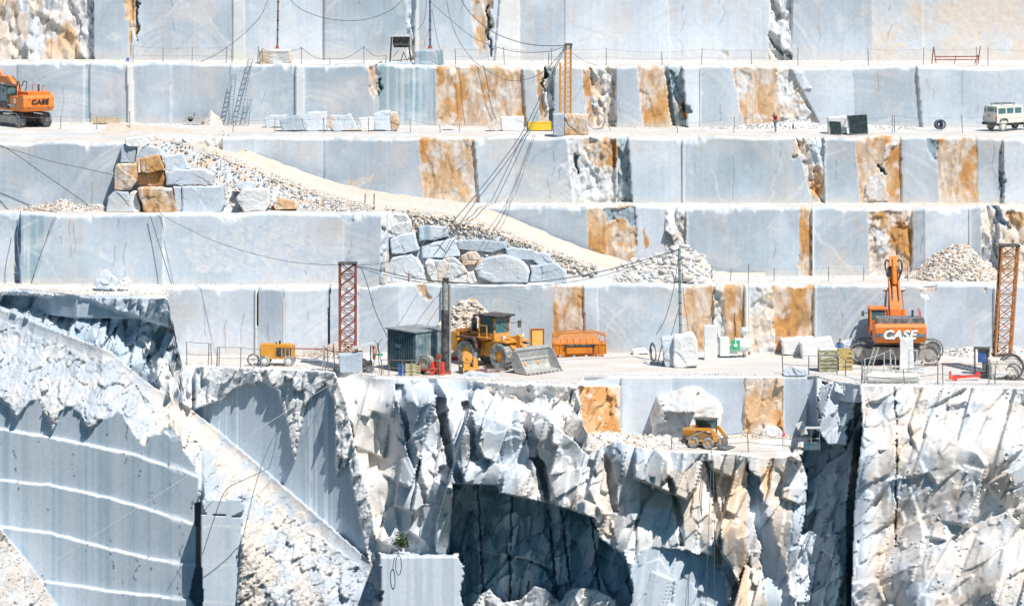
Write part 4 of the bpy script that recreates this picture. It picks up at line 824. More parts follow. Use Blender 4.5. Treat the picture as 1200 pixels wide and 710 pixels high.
def rim_edge(rn):
    q = rn.uniform(216, 1230); y = float(interp(list(zip(U, rimY[0])), q))+rn.random()**2*1.5+.1; return ((q-600)*y/F, y, .02)
rubble('rubble', rim_edge, 2500, (.02, .24), 68, RW)
def on_sheet(mask, lift=.02):
    I = np.argwhere(mask & (u > -60) & (u < 1260) & (v < 760))
    def s(rn):
        i, j = I[rn.randrange(len(I))]; return (Xc[i, j]+rn.uniform(-.05, .05), Yc[i, j]-lift, Zc_[i, j])
    return s
rubble('rubble', on_sheet(corner_heap), 1800, (.03, .30), 71, RW)
rubble('rubble', on_sheet(L & ~wallm & ~blk & ~plate & ~corner_heap), 1300, (.03, .26), 72, [WHITE, WHITE, PALE, WHITE*.95])
rubble('rubble', on_sheet((u > 1015) & (fbm(xm*.35, zm*.35, 479, 3) > .52)), 1500, (.03, .40), 73, [WHITE, CREAM, PALE, WHITE*.95])
rubble('rubble', on_sheet(bf & rgh), 150, (.03, .3), 74, [WHITE, PALE])
# a weed growing on the pit ledge
rn = random.Random(3); bc = at(470, 641, 291.2); vs_, fs_ = [], []
for i in range(420):
    p = bc+Vector((rn.gauss(0, .28), rn.gauss(0, .2), abs(rn.gauss(.35, .32)))); a = rn.uniform(0, 6.3); s_ = rn.uniform(.05, .12); d1 = Vector((math.cos(a), math.sin(a), rn.uniform(-.5, .5)))*s_; d2 = Vector((-math.sin(a)*.4, math.cos(a)*.4, rn.uniform(.3, 1)))*s_
    k = len(vs_); vs_ += [p-d1, p+d2, p+d1, p-d2]; fs_ += [(k, k+1, k+2, k+3)]
o = link_mesh('shrub', [v_-bc for v_ in vs_], fs_, mat('shrub_leaves', (.05, .09, .03), .8, dirt=.1)); o.location = bc; tag(o, 'small dark green shrub growing on the pit ledge above the smooth block', 'shrub')
st_ = MB()
for i in range(7): st_.cyl((0, 0, -.1), (rn.uniform(-.3, .3), rn.uniform(-.2, .2), rn.uniform(.4, .8)), .02, .008, 5)
st_.build('stem', mat('shrub_wood', (.18, .12, .08), .9, dirt=.1), o)
# ================================================================ machines
def rounded_track(L, H, n=10):
    r = H/2; p = []
    for i in range(n+1): t = -math.pi/2+math.pi*i/n; p.append((L/2-r+r*math.cos(t), r+r*math.sin(t)))
    for i in range(n+1): t = math.pi/2+math.pi*i/n; p.append((-L/2+r+r*math.cos(t), r+r*math.sin(t)))
    return p
def crawler(root, L, H, wd, yo, M, shoe=DGR):
    """one crawler track lying along local x: belt of shoes > frame, sprocket, idler, rollers"""
    P = rounded_track(L, H); mb = MB(M); per = []
    n = len(P)
    for i in range(n):
        a = Vector((P[i][0], 0, P[i][1])); b = Vector((P[(i+1) % n][0], 0, P[(i+1) % n][1])); d = (b-a).length; k = max(1, round(d/.22))
        for j in range(k): per.append((a.lerp(b, (j+.5)/k), math.atan2(b.z-a.z, b.x-a.x), d/k))
    for c, ang, d in per:
        mb.box((c.x, yo, c.z), (d*.92, wd, .06), ry=-ang); nrm = Vector((math.sin(ang), 0, -math.cos(ang)))
        mb.box((c.x+nrm.x*.05, yo, c.z+nrm.z*.05), (.05, wd*.96, .07), ry=-ang)
    t = mb.build('track', shoe, root)
    fr = MB(M); fr.box((0, yo, H*.5), (L-H*1.0, wd*.62, H*.52)); fr.box((0, yo, H*.80), (L*.5, wd*.5, .14)); fr.build('track_frame', LIM, t)
    for nm, x in (('sprocket', L/2-H/2), ('idler', -L/2+H/2)):
        w_ = MB(M); w_.cyl((x, yo-wd*.30, H/2), (x, yo+wd*.30, H/2), H*.40, n=18); w_.cyl((x, yo-wd*.44, H/2), (x, yo+wd*.44, H/2), H*.20, n=12); w_.build(nm, LIM, t)
    for i in range(7): x = (-.5+(i+.5)/7)*(L-H*1.3); ro = MB(M); ro.cyl((x, yo-wd*.33, .17), (x, yo+wd*.33, .17), .13, n=8); ro.build('roller', DGR, t)
    return t
def excavator(loc, rz_track, rz_house, W=3.4, L=6.4, H=1.35, gauge=3.2, boomkind='up', scale=1.0, label='', letter=None, white=True):
    root = empty('tracked_excavator', loc, 0, label, 'excavator', None)
    T = Matrix.Rotation(rz_track, 4, 'Z'); S = Matrix.Scale(scale, 4)
    for s_ in (-1, 1): crawler(root, L, H, .72, s_*gauge/2, S @ T, DGR)
    c = MB(S @ T); c.box((0, 0, H*.62), (L*.5, gauge-.5, H*.42)); c.box((L*.18, 0, H*.62), (.5, gauge, .35)); c.box((-L*.18, 0, H*.62), (.5, gauge, .35)); c.cyl((0, 0, H*.7), (0, 0, H+.2), 1.0, n=20); c.build('car_body', BLK, root)
    Hh = S @ Matrix.Rotation(rz_house, 4, 'Z'); b0 = H+.2; h2 = W/2
    # counterweight: rear, full width, rounded corners
    cw = MB(Hh); prof = [(-3.35, b0+.18), (-3.55, b0+.5), (-3.55, b0+1.35), (-3.42, b0+1.58), (-2.3, b0+1.58), (-2.3, b0+.05), (-3.1, b0+.05)]
    cw.prism(prof, -h2*.97, h2*.97); cw.prism([(-3.30, b0+.25), (-3.5, b0+.55), (-3.5, b0+1.3), (-3.36, b0+1.5), (-2.3, b0+1.5), (-2.3, b0+.15)], -h2, h2); k = cw.build('counterweight', ORP, root)
    if letter == 'white':
        st = MB(Hh); st.box((-3.57, 0, b0+.72), (.03, W*.97, .30)); st.build('stripe', DGR, k)
    for y in (-1.1, 1.1):
        for z in (1.2, .32): bo = MB(Hh); bo.cyl((-3.56, y*.9, b0+z), (-3.60, y*.9, b0+z), .07, n=8); bo.build('bolt', BLK, k)
    # deck with side housings
    hs = MB(Hh); hs.box((-.75, -h2*.52, b0+.72), (3.1, W*.46, 1.35)); hs.box((-1.35, h2*.55, b0+.72), (1.9, W*.42, 1.35)); hs.box((-1.2, 0, b0+.70), (2.3, W*.3, 1.3)); hs.box((.4, 0, b0+.12), (3.4, W*.94, .22)); hs.box((1.5, -h2*.6, b0+.5), (1.1, W*.34, .8)); h = hs.build('engine_housing', ORP, root)
    if boomkind == 'up':
        e = MB(Hh); e.box((-1.95, -.05, b0+1.72), (2.1, W*.92, .5)); e.build('engine_cover', TEL if False else DGR, h)
    else:
        e = MB(Hh); e.box((-1.7, -.35, b0+1.62), (2.4, W*.72, .46)); e.build('engine_cover', ORP, h)
        g = MB(Hh); g.box((-.42, h2*.99, b0+.55), (2.3, .03, .22)); g.build('decal_strip', STE, h)
        g = MB(Hh); g.prism([(-.9, b0+.75), (-.65, b0+.75), (-.62, b0+1.1), (-.775, b0+1.22), (-.93, b0+1.1)], h2, h2+.03) if False else g.box((-1.5, h2*.985, b0+1.0), (.42, .04, .5), top=(.7, 1)); g.build('badge', WHP, h)
        g = MB(Hh)
        for x in (-.9, -.45): g.box((x, h2*.72, b0+1.62), (.3, .03, .2))
        g.build('grille', BLK, h)
    ex = MB(Hh); ex.cyl((-1.6, -h2*.55, b0+1.8), (-1.6, -h2*.55, b0+2.5), .09, n=8); ex.build('exhaust', BLK, h)
    for a, b in (((-.2, -h2*.9), (1.0, -h2*.9)), ((-2.0, -h2*.85), (-1.4, -h2*.85))):
        z0 = b0+1.4; z1 = b0+2.35; hr = MB(Hh); hr.tube([(a[0], a[1], z0), (a[0], a[1], z1), (b[0], b[1], z1), (b[0], b[1], z0)], .03)
        hr.build('handrail', REDP if boomkind == 'up' else ORP, root)
    # cab
    cb = MB(Hh); x0, x1, y0, y1, z0, z1 = .05, 1.95, h2*.42, h2*1.0, b0+.25, b0+2.35
    for x in (x0, x1):
        for y in (y0, y1): cb.box((x, y, (z0+z1)/2), (.12, .12, z1-z0))
    cb.box(((x0+x1)/2, (y0+y1)/2, z1+.04), (x1-x0+.25, y1-y0+.2, .12)); cb.box(((x0+x1)/2, (y0+y1)/2, z0+.28), (x1-x0, y1-y0, .6)); cb.box((x0+.05, (y0+y1)/2, z0+.9), (.08, y1-y0, .7))
    cbo = cb.build('cab', ORP if boomkind == 'up' else BLK, root)
    gl = MB(Hh); gl.box(((x0+x1)/2, y1-.03, z0+1.3), (x1-x0-.15, .03, 1.35)); gl.box(((x0+x1)/2, y0+.03, z0+1.3), (x1-x0-.15, .03, 1.35)); gl.box((x1-.02, (y0+y1)/2, z0+1.3), (.03, y1-y0-.12, 1.4)); gl.box((x0+.02, (y0+y1)/2, z0+1.65), (.03, y1-y0-.12, .7)); gl.build('window', GLS, cbo)
    mi = MB(Hh); mi.tube([(x1, y1, z0+1.6), (x1+.1, y1+.45, z0+1.6)], .03); mi.box((x1+.1, y1+.48, z0+1.55), (.05, .22, .42)); mi.build('mirror', BLK, cbo)
    # boom, arm, bucket
    def beam(pts, wd, m, nm, par):
        mb = MB(Hh); n = len(pts)
        up = []; lo = []
        for i, (x, z, t) in enumerate(pts):
            a = pts[max(0, i-1)]; b = pts[min(n-1, i+1)]; d = Vector((b[0]-a[0], b[1]-a[1])).normalized(); nx, nz = -d.y, d.x
            up.append((x+nx*t/2, z+nz*t/2)); lo.append((x-nx*t/2, z-nz*t/2))
        mb.prism(up+lo[::-1], -wd/2, wd/2); return mb.build(nm, m, par)
    H0 = Hh
    if boomkind == 'up':
        Hh = Hh @ Matrix.Translation((0, 0, b0)) @ Matrix.Diagonal((1, .9, .84, 1)) @ Matrix.Translation((0, 0, -b0))
        bm_ = beam([(.7, b0+.9, .8), (1.0, b0+2.6, 1.1), (1.6, b0+4.3, 1.0), (2.6, b0+6.0, .6)], 1.0, ORP, 'boom', root)
        for s_ in (-1, 1):
            cy = MB(Hh); cy.cyl((1.1, s_*.85, b0+.7), (1.5, s_*.85, b0+2.6), .22, n=10); cy.build('boom_cylinder', ORP, root)
            cr = MB(Hh); cr.cyl((1.5, s_*.85, b0+2.6), (1.9, s_*.72, b0+4.6), .10, n=8); cr.cyl((1.8, s_*.5, b0+4.5), (1.8, s_*1.0, b0+4.5), .18, n=8); cr.build('piston_rod', STE, root)
        for s_ in (-1, 1):
            pi_ = MB(Hh); pi_.tube(catmull([(1.0, s_*.32, b0+1.7), (.75, s_*.30, b0+3.0), (1.1, s_*.26, b0+4.6), (2.0, s_*.3, b0+6.0), (2.6, s_*.5, b0+6.6)], 5), .06); pi_.build('hydraulic_hose', BLK, bm_)
        beam([(2.4, b0+6.6, .4), (2.8, b0+7.3, .6), (3.2, b0+6.2, .85), (3.5, b0+3.4, .55), (3.6, b0+1.2, .4)], .7, ORP, 'arm', root)
        ac = MB(Hh); ac.cyl((1.5, 0, b0+5.0), (2.1, 0, b0+6.6), .24, n=10); ac.cyl((2.1, 0, b0+6.6), (2.6, 0, b0+7.4), .12, n=8); ac.build('arm_cylinder', ORP, root)
        kn = MB(Hh); kn.cyl((2.6, -.6, b0+6.0), (2.6, .6, b0+6.0), .4, n=14)
        for s_ in (-1, 1): kn.tube(catmull([(1.6, s_*.4, b0+5.6), (2.2, s_*.75, b0+6.5), (2.7, s_*.65, b0+7.2), (2.9, s_*.3, b0+7.0)], 4), .09)
        kn.build('knuckle', BLK, root)
        bk = MB(Hh); bk.prism([(3.2, b0+1.2), (4.2, b0+1.0), (4.4, b0+.2), (3.9, b0-.6), (3.1, b0-.9), (2.9, b0-.7), (3.7, b0-.3), (3.9, b0+.3), (3.3, b0+.8)], -.85, .85); bk.build('bucket', STE, root)
    else:
        bm_ = beam([(.9, b0+.9, .6), (1.7, b0+1.9, .8), (3.0, b0+2.7, .7), (6.0, b0+2.9, .5)], .75, ORP, 'boom', root)
        for s_ in (-1, 1):
            cy = MB(Hh); cy.cyl((1.4, s_*.6, b0+.6), (2.6, s_*.55, b0+2.2), .14, n=10); cy.build('boom_cylinder', ORP, root)
            pi_ = MB(Hh); pi_.tube(catmull([(.3, s_*.3, b0+1.5), (.0, s_*.4, b0+2.5), (.5, s_*.3, b0+2.7), (1.2, s_*.3, b0+2.2), (3.0, s_*.3, b0+3.1)], 5), .05); pi_.build('hydraulic_hose', BLK, bm_)
        beam([(5.6, b0+3.4, .4), (6.0, b0+3.0, .6), (6.6, b0+1.0, .4)], .55, ORP, 'arm', root)
        bk = MB(Hh); bk.prism([(6.1, b0+1.0), (7.0, b0+.8), (7.2, b0), (6.6, b0-.9), (5.9, b0-1.0), (6.5, b0-.3), (6.6, b0+.3)], -.8, .8); bk.build('bucket', STE, root)
    ML = H0 @ Matrix.Translation((-3.63, 0, b0+(.72 if letter == 'white' else .95))) @ Matrix.Rotation(R(-90), 4, 'Z') @ Matrix.Rotation(R(90), 4, 'X')
    if letter == 'white': lettering(k, 'CASE', .95, ML @ Matrix.Translation((-.15, .02, 0)), mat('white_lettering', (.85, .85, .82), .5, dirt=.05), width=1.12, bold=.05)
    else: lettering(k, 'CASE', .62, ML @ Matrix.Translation((.1, 0, 0)), mat('black_lettering', (.03, .03, .03), .5, dirt=.0), width=1.15, shear=0, bold=.04)
    return root
ex_ = excavator(ground(1050.5, 308.9, 0.03), R(-10), R(90), W=4.1, L=7.2, H=1.62, gauge=3.5, boomkind='up', label='big orange tracked excavator seen from behind with its boom raised', letter='white')
ex2 = excavator(ground(27, 338.9, Z3+.03), R(122), R(122), W=3.2, L=5.4, H=1.25, gauge=2.7, scale=.93, boomkind='low', label='orange tracked excavator cut off by the edge on the upper bench', letter='black')

def wheel(root, p, axis, r, w_, rimr, rimm, name='wheel', lug=18):
    g = MB(); p = Vector(p); a = Vector(axis); r_ = MB(); r_.ring(p, a, r, rimr, w_, 28)
    d = a.normalized(); e = d.orthogonal().normalized(); f = d.cross(e)
    rm = MB(); rm.cyl(p-d*w_*.34, p+d*w_*.34, rimr, n=20); rm.cyl(p-d*w_*.48, p+d*w_*.48, rimr*.45, n=12); wh = rm.build(name, rimm, root)
    if lug:
        for i in range(lug):
            t = 2*math.pi*i/lug; q = p+(e*math.cos(t)+f*math.sin(t))*r*.99
            for s_ in (-1, 1): r_.cyl(q+d*s_*w_*.05, q+d*s_*w_*.42+(e*-math.sin(t)+f*math.cos(t))*.10*r, .055*r, n=4)
    r_.build('tyre', TYR, wh); return wh
# ---- wheel loader
def wheel_loader(loc, rz):
    root = empty('wheel_loader', loc, rz, 'large yellow wheel loader with its worn steel bucket resting on the ground', 'wheel loader')
    wr = 1.03
    for x in (-1.9, 1.85):
        for y in (-1.12, 1.12): wheel(root, (x, y, wr), (0, 1, 0), wr, .72, .48, YEL)
    b = MB(); b.prism([(-3.9, 1.15), (-3.95, 2.45), (-3.7, 2.72), (-1.0, 2.72), (-.75, 2.3), (-.6, 1.2), (-1.0, .8), (-3.0, .8)], -.72, .72)
    b.box((-3.55, 0, 1.75), (.75, 2.1, 1.5)); b.box((-2.2, 0, 2.62), (2.6, 1.75, .2)); b.build('rear_body', YEL, root)
    fe = MB()
    for s_ in (-1, 1): fe.prism([(-3.0, 2.15), (-2.85, 2.32), (-1.15, 2.32), (-.75, 2.1), (-.7, 1.4), (-.82, 1.4), (-.95, 2.0), (-1.3, 2.18), (-2.8, 2.18)], s_*.75, s_*1.5)
    fe.build('fender', mat('dark_red_brown_paint', (.10, .03, .03), .6, dirt=.15), root)
    f = MB(); f.prism([(-.6, .8), (-.5, 1.9), (.3, 2.1), (2.4, 2.0), (2.7, 1.2), (2.2, .8)], -.62, .62); f.box((1.9, 0, 1.95), (.9, 1.3, .9)); f.box((1.85, 0, 2.18), (1.5, 2.7, .12)); f.build('front_body', YEL, root)
    c = MB(); x0, x1, y0, z0, z1 = -.85, .75, .82, 2.3, 4.0
    for x in (x0, x1):
        for s_ in (-1, 1): c.box((x, s_*y0, (z0+z1)/2), (.12, .12, z1-z0))
    c.box(((x0+x1)/2, 0, 2.45), (x1-x0+.1, 1.75, .5)); cab = c.build('cab', YEL, root)
    r_ = MB(); r_.box((0, 0, 4.07), (2.3, 2.25, .13)); r_.box((0, 0, 3.95), (1.9, 1.8, .12)); r_.build('cab_roof', BLK, cab)
    g = MB(); g.box((x0, 0, 3.3), (.03, 1.5, 1.2)); g.box((x1, 0, 3.3), (.03, 1.5, 1.2)); g.box((-.05, y0, 3.3), (1.4, .03, 1.2)); g.box((-.05, -y0, 3.3), (1.4, .03, 1.2)); g.build('window', GLS, cab)
    d = MB(); d.box((-.2, -1.15, 3.3), (.9, .07, .08)); d.box((-.62, -1.15, 2.75), (.08, .08, 1.2)); d.box((.22, -1.15, 2.75), (.08, .08, 1.2)); d.box((-.2, -1.15, 2.2), (.9, .07, .08)); d.box((-.2, -1.12, 2.35), (1.2, .35, .1)); d.build('access_ladder', YEL, root)
    e = MB(); e.cyl((-1.9, -.45, 2.7), (-1.9, -.45, 3.7), .23, n=12); e.cyl((-1.9, -.45, 3.7), (-1.9, -.45, 4.0), .12, n=10); e.cyl((-1.4, .3, 2.7), (-1.4, .3, 3.15), .18, n=10); e.build('exhaust', BLK, root)
    for s_ in (-1, 1): m = MB(); m.tube([(.8, s_*1.0, 3.4), (1.3, s_*1.35, 3.5)], .03); m.box((1.35, s_*1.4, 3.35), (.08, .3, .55)); m.build('mirror', BLK, cab)
    for s_ in (-1, 1):
        a = MB(); a.prism([(1.3, 2.1), (1.5, 2.35), (2.6, 1.9), (3.9, .95), (4.2, .5), (3.9, .4), (3.6, .7), (2.4, 1.5)], s_*.62, s_*.80); a.build('lift_arm', YEL, root)
        q = MB(); q.cyl((1.2, s_*.5, 1.1), (2.6, s_*.55, 1.45), .12, n=8); q.build('lift_cylinder', STE, root)
    z = MB(); z.prism([(2.3, 2.3), (2.7, 2.75), (3.0, 2.6), (2.9, 1.6), (2.6, 1.5)], -.15, .15); z.cyl((1.4, 0, 2.3), (2.7, 0, 2.6), .13, n=8); z.cyl((2.9, 0, 2.0), (4.0, 0, 1.3), .09, n=8); z.build('tilt_linkage', YEL, root)
    for s_ in (-1, 1): hl = MB(); hl.box((2.0, s_*1.05, 2.55), (.25, .28, .25)); hl.tube([(1.7, s_*1.05, 2.2), (1.9, s_*1.05, 2.5)], .04); hl.build('headlight', WHP, root)
    k = MB(); W_ = 1.95; out = [(4.05, 1.75), (3.85, 1.1), (3.95, .45), (4.3, .08), (5.6, .0)]; inn = [(5.6, .07), (4.35, .17), (4.08, .5), (3.98, 1.1), (4.17, 1.72)]
    k.prism(out+inn, -W_, W_)
    for s_ in (-1, 1): k.prism([(4.05, 1.75), (3.85, 1.1), (3.95, .45), (4.3, .04), (5.6, .0), (5.1, .7), (4.55, 1.6)], s_*W_, s_*(W_+.06))
    k.box((4.12, 0, 1.82), (.2, 3.9, .22)); k.box((4.0, 0, .95), (.16, 3.9, .1)); bk = k.build('bucket', mat('ground_bucket_steel', (.50, .50, .48), .55, .0, .45, (.22, .22, .21)), root)
    t = MB()
    for i in range(9): t.box((5.68, -1.8+i*.45, .05), (.28, .14, .08))
    t.build('teeth', STE, bk)
    lad = MB(); lad.box((-3.97, 0, 1.7), (.06, 1.5, .9)); lad.build('radiator_grille', BLK, root)
    lt = MB(); lt.box((-3.4, -.735, 2.0), (.04, .03, .04))
    lettering(root, '6 780', .26, Matrix.Translation((-2.2, -.885, 2.62)) @ Matrix.Rotation(R(90), 4, 'X'), mat('black_lettering', (.03, .03, .03)), name='number', shear=.1)
    return root
wheel_loader(ground(580, 306.1, .03), R(-45))

# ---- small loader on the lower level
def small_loader(loc, rz):
    root = empty('compact_loader', loc, rz, 'small yellow loader with a black cab frame on the lower rubble level', 'loader')
    for x in (-.62, .62):
        for y in (-.72, .72): wheel(root, (x, y, .42), (0, 1, 0), .42, .34, .22, YEL, lug=12)
    b = MB(); b.box((-.1, 0, .75), (2.0, 1.05, .6)); b.prism([(-1.6, .55), (-1.62, 1.35), (-1.3, 1.45), (-.5, 1.4), (-.4, .6)], -.55, .55); b.build('body', YEL, root)
    c = MB()
    for x in (-.5, .75):
        for y in (-.48, .48): c.box((x, y, 1.6), (.09, .09, 1.1))
    c.box((.12, 0, 2.17), (1.5, 1.15, .1)); c.box((-.5, 0, 1.4), (.06, .95, .5)); cab = c.build('cab', BLK, root)
    g = MB(); g.box((.12, .48, 1.75), (1.1, .02, .6)); g.box((-.5, 0, 1.85), (.02, .85, .5)); g.box((.75, 0, 1.75), (.02, .85, .6)); g.build('window', GLS, cab)
    for s_ in (-1, 1):
        a = MB(); a.prism([(-1.5, 1.3), (-1.45, 1.5), (.9, 1.6), (1.5, .95), (1.65, .45), (1.5, .4), (1.25, .85), (.75, 1.35)], s_*.62, s_*.74); a.build('lift_arm', YEL, root)
        q = MB(); q.cyl((-1.1, s_*.67, .7), (.3, s_*.67, 1.35), .06, n=8); q.build('lift_cylinder', STE, root)
    k = MB(); k.prism([(1.5, .85), (1.45, .1), (2.2, .03), (2.2, .08), (1.55, .16), (1.58, .82)], -.85, .85); k.build('bucket', DGR, root)
    e = MB(); e.box((-1.45, 0, .45), (.35, 1.3, .75)); e.build('rear_guard', BLK, root)
    return root
small_loader(ground(826, 294.6, -4.70), R(-28))

# ---- off-road vehicle
def offroader(loc, rz):
    root = empty('offroad_car', loc, rz, 'dusty cream long off-road car parked on the upper bench', 'off-road car')
    CR = mat('cream_car_paint', (.70, .68, .60), .45, dirt=.3)
    b = MB(); b.box((0, 0, .98), (4.55, 1.72, .62)); b.box((1.5, 0, 1.15), (1.5, 1.45, .42)); b.box((-.62, 0, 1.68), (3.25, 1.66, .82), top=(.97, .90)); b.build('body', CR, root)
    r_ = MB(); r_.box((-.62, 0, 2.11), (3.2, 1.52, .07)); rf = r_.build('roof', WHP, root)
    rk = MB(); rk.tube([(-1.6, -.6, 2.32), (.2, -.6, 2.32), (.2, .6, 2.32), (-1.6, .6, 2.32), (-1.6, -.6, 2.32)], .03)
    for x in (-1.5, 0): 
        for y in (-.6, .6): rk.cyl((x, y, 2.12), (x, y, 2.33), .025, n=5)
    rk.build('roof_rack', BLK, rf)
    for s_ in (-1, 1):
        for x, w_ in ((-1.62, .85), (-.62, .75), (.35, .75)):
            g = MB(); g.box((x, s_*.805, 1.72), (w_, .04, .46), rx=s_*-.10 if False else 0); g.build('side_window', GLS, root)
    g = MB(); g.box((-2.22, -.02, 1.74), (.05, .72, .46)); g.build('rear_window', GLS, root)
    for s_ in (-1, 1): g = MB(); g.box((-2.2, s_*.66, 1.72), (.05, .2, .44)); g.build('corner_window', GLS, root)
    g = MB(); g.box((1.02, 0, 1.72), (.05, 1.4, .5), ry=-.15); g.build('windscreen', GLS, root)
    d = MB(); d.box((-2.30, -.02, 1.2), (.05, .95, 1.5) if False else (.04, .95, .9)); dr = d.build('rear_door', CR, root); h = MB(); h.box((-2.34, .1, 1.30), (.05, .14, .12)); h.build('handle', BLK, dr)
    for x in (-2.36, 2.34): bp = MB(); bp.box((x, 0, .62), (.14, 1.7, .2)); bp.build('bumper', BLK, root)
    un = MB(); un.box((0, 0, .55), (3.6, .9, .25)); un.build('underbody', BLK, root)
    for s_ in (-1, 1):
        for z in (1.2, 1.0): tl = MB(); tl.cyl((-2.27, s_*.78, z), (-2.33, s_*.78, z), .055, n=8); tl.build('tail_light', REDP, root)
    for x in (-1.45, 1.5):
        for y in (-.72, .72):
            wheel(root, (x, y, .40), (0, 1, 0), .40, .24, .23, WHP, lug=0); a = MB(); a.prism([(x-.55, .75), (x-.45, .98), (x-.25, 1.08), (x+.25, 1.08), (x+.45, .98), (x+.55, .75), (x+.42, .75), (x+.3, .90), (x-.3, .90), (x-.42, .75)], y*1.16, y*1.235); a.build('wheel_arch', BLK, root)
    return root
offroader(ground(1182, 333.4, Z3+.02), R(38))

# ---- towed compressor
def compressor(loc, rz):
    root = empty('towed_compressor', loc, rz, 'yellow towed compressor with open side near the cliff rim', 'compressor')
    b = MB(); b.box((0, 0, 1.1), (2.7, 1.3, 1.05)); b.box((-.15, 0, 1.66), (2.3, 1.2, .1)); b.build('body', YE2 if False else mat('ochre_machine_paint', (.66, .28, .01), .5, dirt=.12), root)
    g = MB(); g.box((.55, -.66, 1.12), (1.3, .03, .72)); g.build('open_side', BLK, root)
    for x in (-.05, .45, .75, 1.05): p = MB(); p.box((x, -.69, 1.1), (.07, .04, .8)); p.build('side_post', mat('ochre_machine_paint', (.72, .36, .02)), root)
    for x in (-.95, 1.0):
        for y in (-.62, .62): wheel(root, (x, y, .42), (0, 1, 0), .42, .22, .22, WHP, lug=0)
    c = MB(); c.cyl((.2, 0, 1.7), (.2, 0, 1.95), .08, n=8); c.cyl((-.1, 0, 1.7), (-.1, 0, 1.85), .06, n=8); c.build('exhaust', BLK, root)
    d = MB(); d.tube([(1.35, 0, .6), (2.2, 0, .5), (3.3, 0, .55)], .05); d.build('drawbar', DGR, root)
    rl = MB(); rl.ring((-1.9, -.3, .45), (0, 1, .1), .5, .38, .2, 18)
    for i in range(6): t = i*math.pi/3; rl.cyl((-1.9, -.3, .45), (-1.9+.42*math.cos(t), -.3, .45+.42*math.sin(t)), .02, n=4)
    rl.build('hose_reel', DGR, root)
    return root
compressor(ground(325, 306.6, 0.03), R(-4))

# ---- lattice towers
def lattice(name, base, top, w0, w1, m, label, n=9, r=.07, cat='lattice tower'):
    base = Vector(base); top = Vector(top); root = empty(name, base, 0, label, cat); t = top-base; M = MB(); B = MB(); cs = [(-1, -1), (1, -1), (1, 1), (-1, 1)]
    def pt(i, k): f = k/n; w_ = (w0*(1-f)+w1*f)/2; return t*f+Vector((cs[i % 4][0]*w_, cs[i % 4][1]*w_, 0))
    for i in range(4):
        q = MB(); q.cyl(pt(i, 0), pt(i, n), r, n=6); q.build('leg', m, root)
    for k in range(n):
        for i in range(4):
            B.cyl(pt(i, k), pt(i+1, k+1), r*.5, n=4); B.cyl(pt(i+1, k), pt(i, k+1), r*.5, n=4); B.cyl(pt(i, k+1), pt(i+1, k+1), r*.55, n=4)
    B.build('bracing', m, root)
    h = MB(); h.box(t+Vector((0, 0, .05)), (w1+.25, w1+.25, .1)); h.build('head_plate', BLK, root)
    f = MB(); f.box((0, 0, .04), (w0+.3, w0+.3, .1)); f.build('base_plate', BLK, root)
    return root
lattice('lattice_tower', at(407.5, 415, 304.6), at(407.5, 309, 304.6), 1.25, 1.25, RUS, 'rusty red square lattice tower by the cliff rim', 8, .085)
tp = lattice('lattice_tower', at(1174.5, 417, 301), at(1183, 288, 301.8), 1.25, 1.3, mat('orange_brown_tower_paint', (.50, .19, .05), .7, dirt=.15), 'leaning orange lattice tower standing near the off-frame rim', 9, .085)
tp['label'] = 'leaning orange lattice tower on the rough white block'
root = empty('lattice_mast', at(666, 133.5, 333.2), 0, 'yellow-orange lattice mast with a thinner outer post on the upper bench', 'mast')
OM = mat('amber_mast_paint', (.62, .27, .03), .6, dirt=.12); px = 333.2/F
for x0, x1, h_, r_ in ((0, 0, 80.5, .10), (-9.5, -9.5, 60, .08), (.6, .6, 80, .0)):
    if r_: m_ = MB(); m_.cyl((x0*px-.25 if x0 == 0 else x0*px, 0, 0), (x1*px-.25 if x0 == 0 else x1*px, 0, h_*px), r_, n=6); m_.build('post', OM, root)
m_ = MB(); m_.cyl((.22, 0, 0), (.22, 0, 79*px), .10, n=6); m_.build('post', OM, root)
m_ = MB()
for k in range(14): z = k*.42; m_.cyl((-.25, 0, z), (.22, 0, z+.42), .035, n=4); m_.cyl((.22, 0, z), (-.25, 0, z+.42), .03, n=4)
for k in range(7): z = .2+k*.6; m_.cyl((-9.5*px, 0, z), (-.25, 0, z+.6), .03, n=4); m_.cyl((-.25, 0, z), (-9.5*px, 0, z+.3), .025, n=4)
m_.build('bracing', OM, root)
m_ = MB(); m_.box((0, 0, 80.5*px), (.75, .5, .16)); m_.cyl((-.3, 0, 81*px), (.3, 0, 81*px), .12, n=8); m_.build('pulley_head', BLK, root)

# ---- poles and masts
def pole(name, b, t, r, m, label, cat='mast', extras=None):
    b = Vector(b); t = Vector(t); root = empty(name, b, 0, label, cat); q = MB(); q.cyl((0, 0, 0), t-b, r, n=8); q.build('shaft', m, root)
    f = MB(); f.cyl((0, 0, -.02), (0, 0, .25), r*2.2, r*1.4, n=8); f.build('foot', RUS, root)
    if extras: extras(root, t-b)
    return root
def clamps(root, t):
    c = MB()
    for k in range(1, 8): c.box(t*(k/8), (.25, .25, .06))
    c.build('clamp', BLK, root)
pole('mast', at(325, 57, 342.6), at(326.5, -30, 342.6), .075, mat('brown_mast_steel', (.16, .08, .06), .7), 'thin brown mast on the rough white block of the top bench', extras=clamps)
pole('mast', at(504, 57, 341.8), at(504, -30, 341.8), .10, mat('blue_grey_mast_steel', (.10, .15, .26), .6), 'blue-grey mast with a rusty foot on the streaked block', extras=clamps)
pole('mast', at(797.5, 393, 307.2), at(796, 291, 307.2), .11, mat('grey_mast_steel', (.20, .26, .27), .6), 'grey cable mast standing on the white speckled plinth', extras=clamps)
root = empty('standing_pipe', ground(521.5, 301.6, 0), 0, 'dark standing pipe with a pale upper half beside the teal shed', 'pipe')
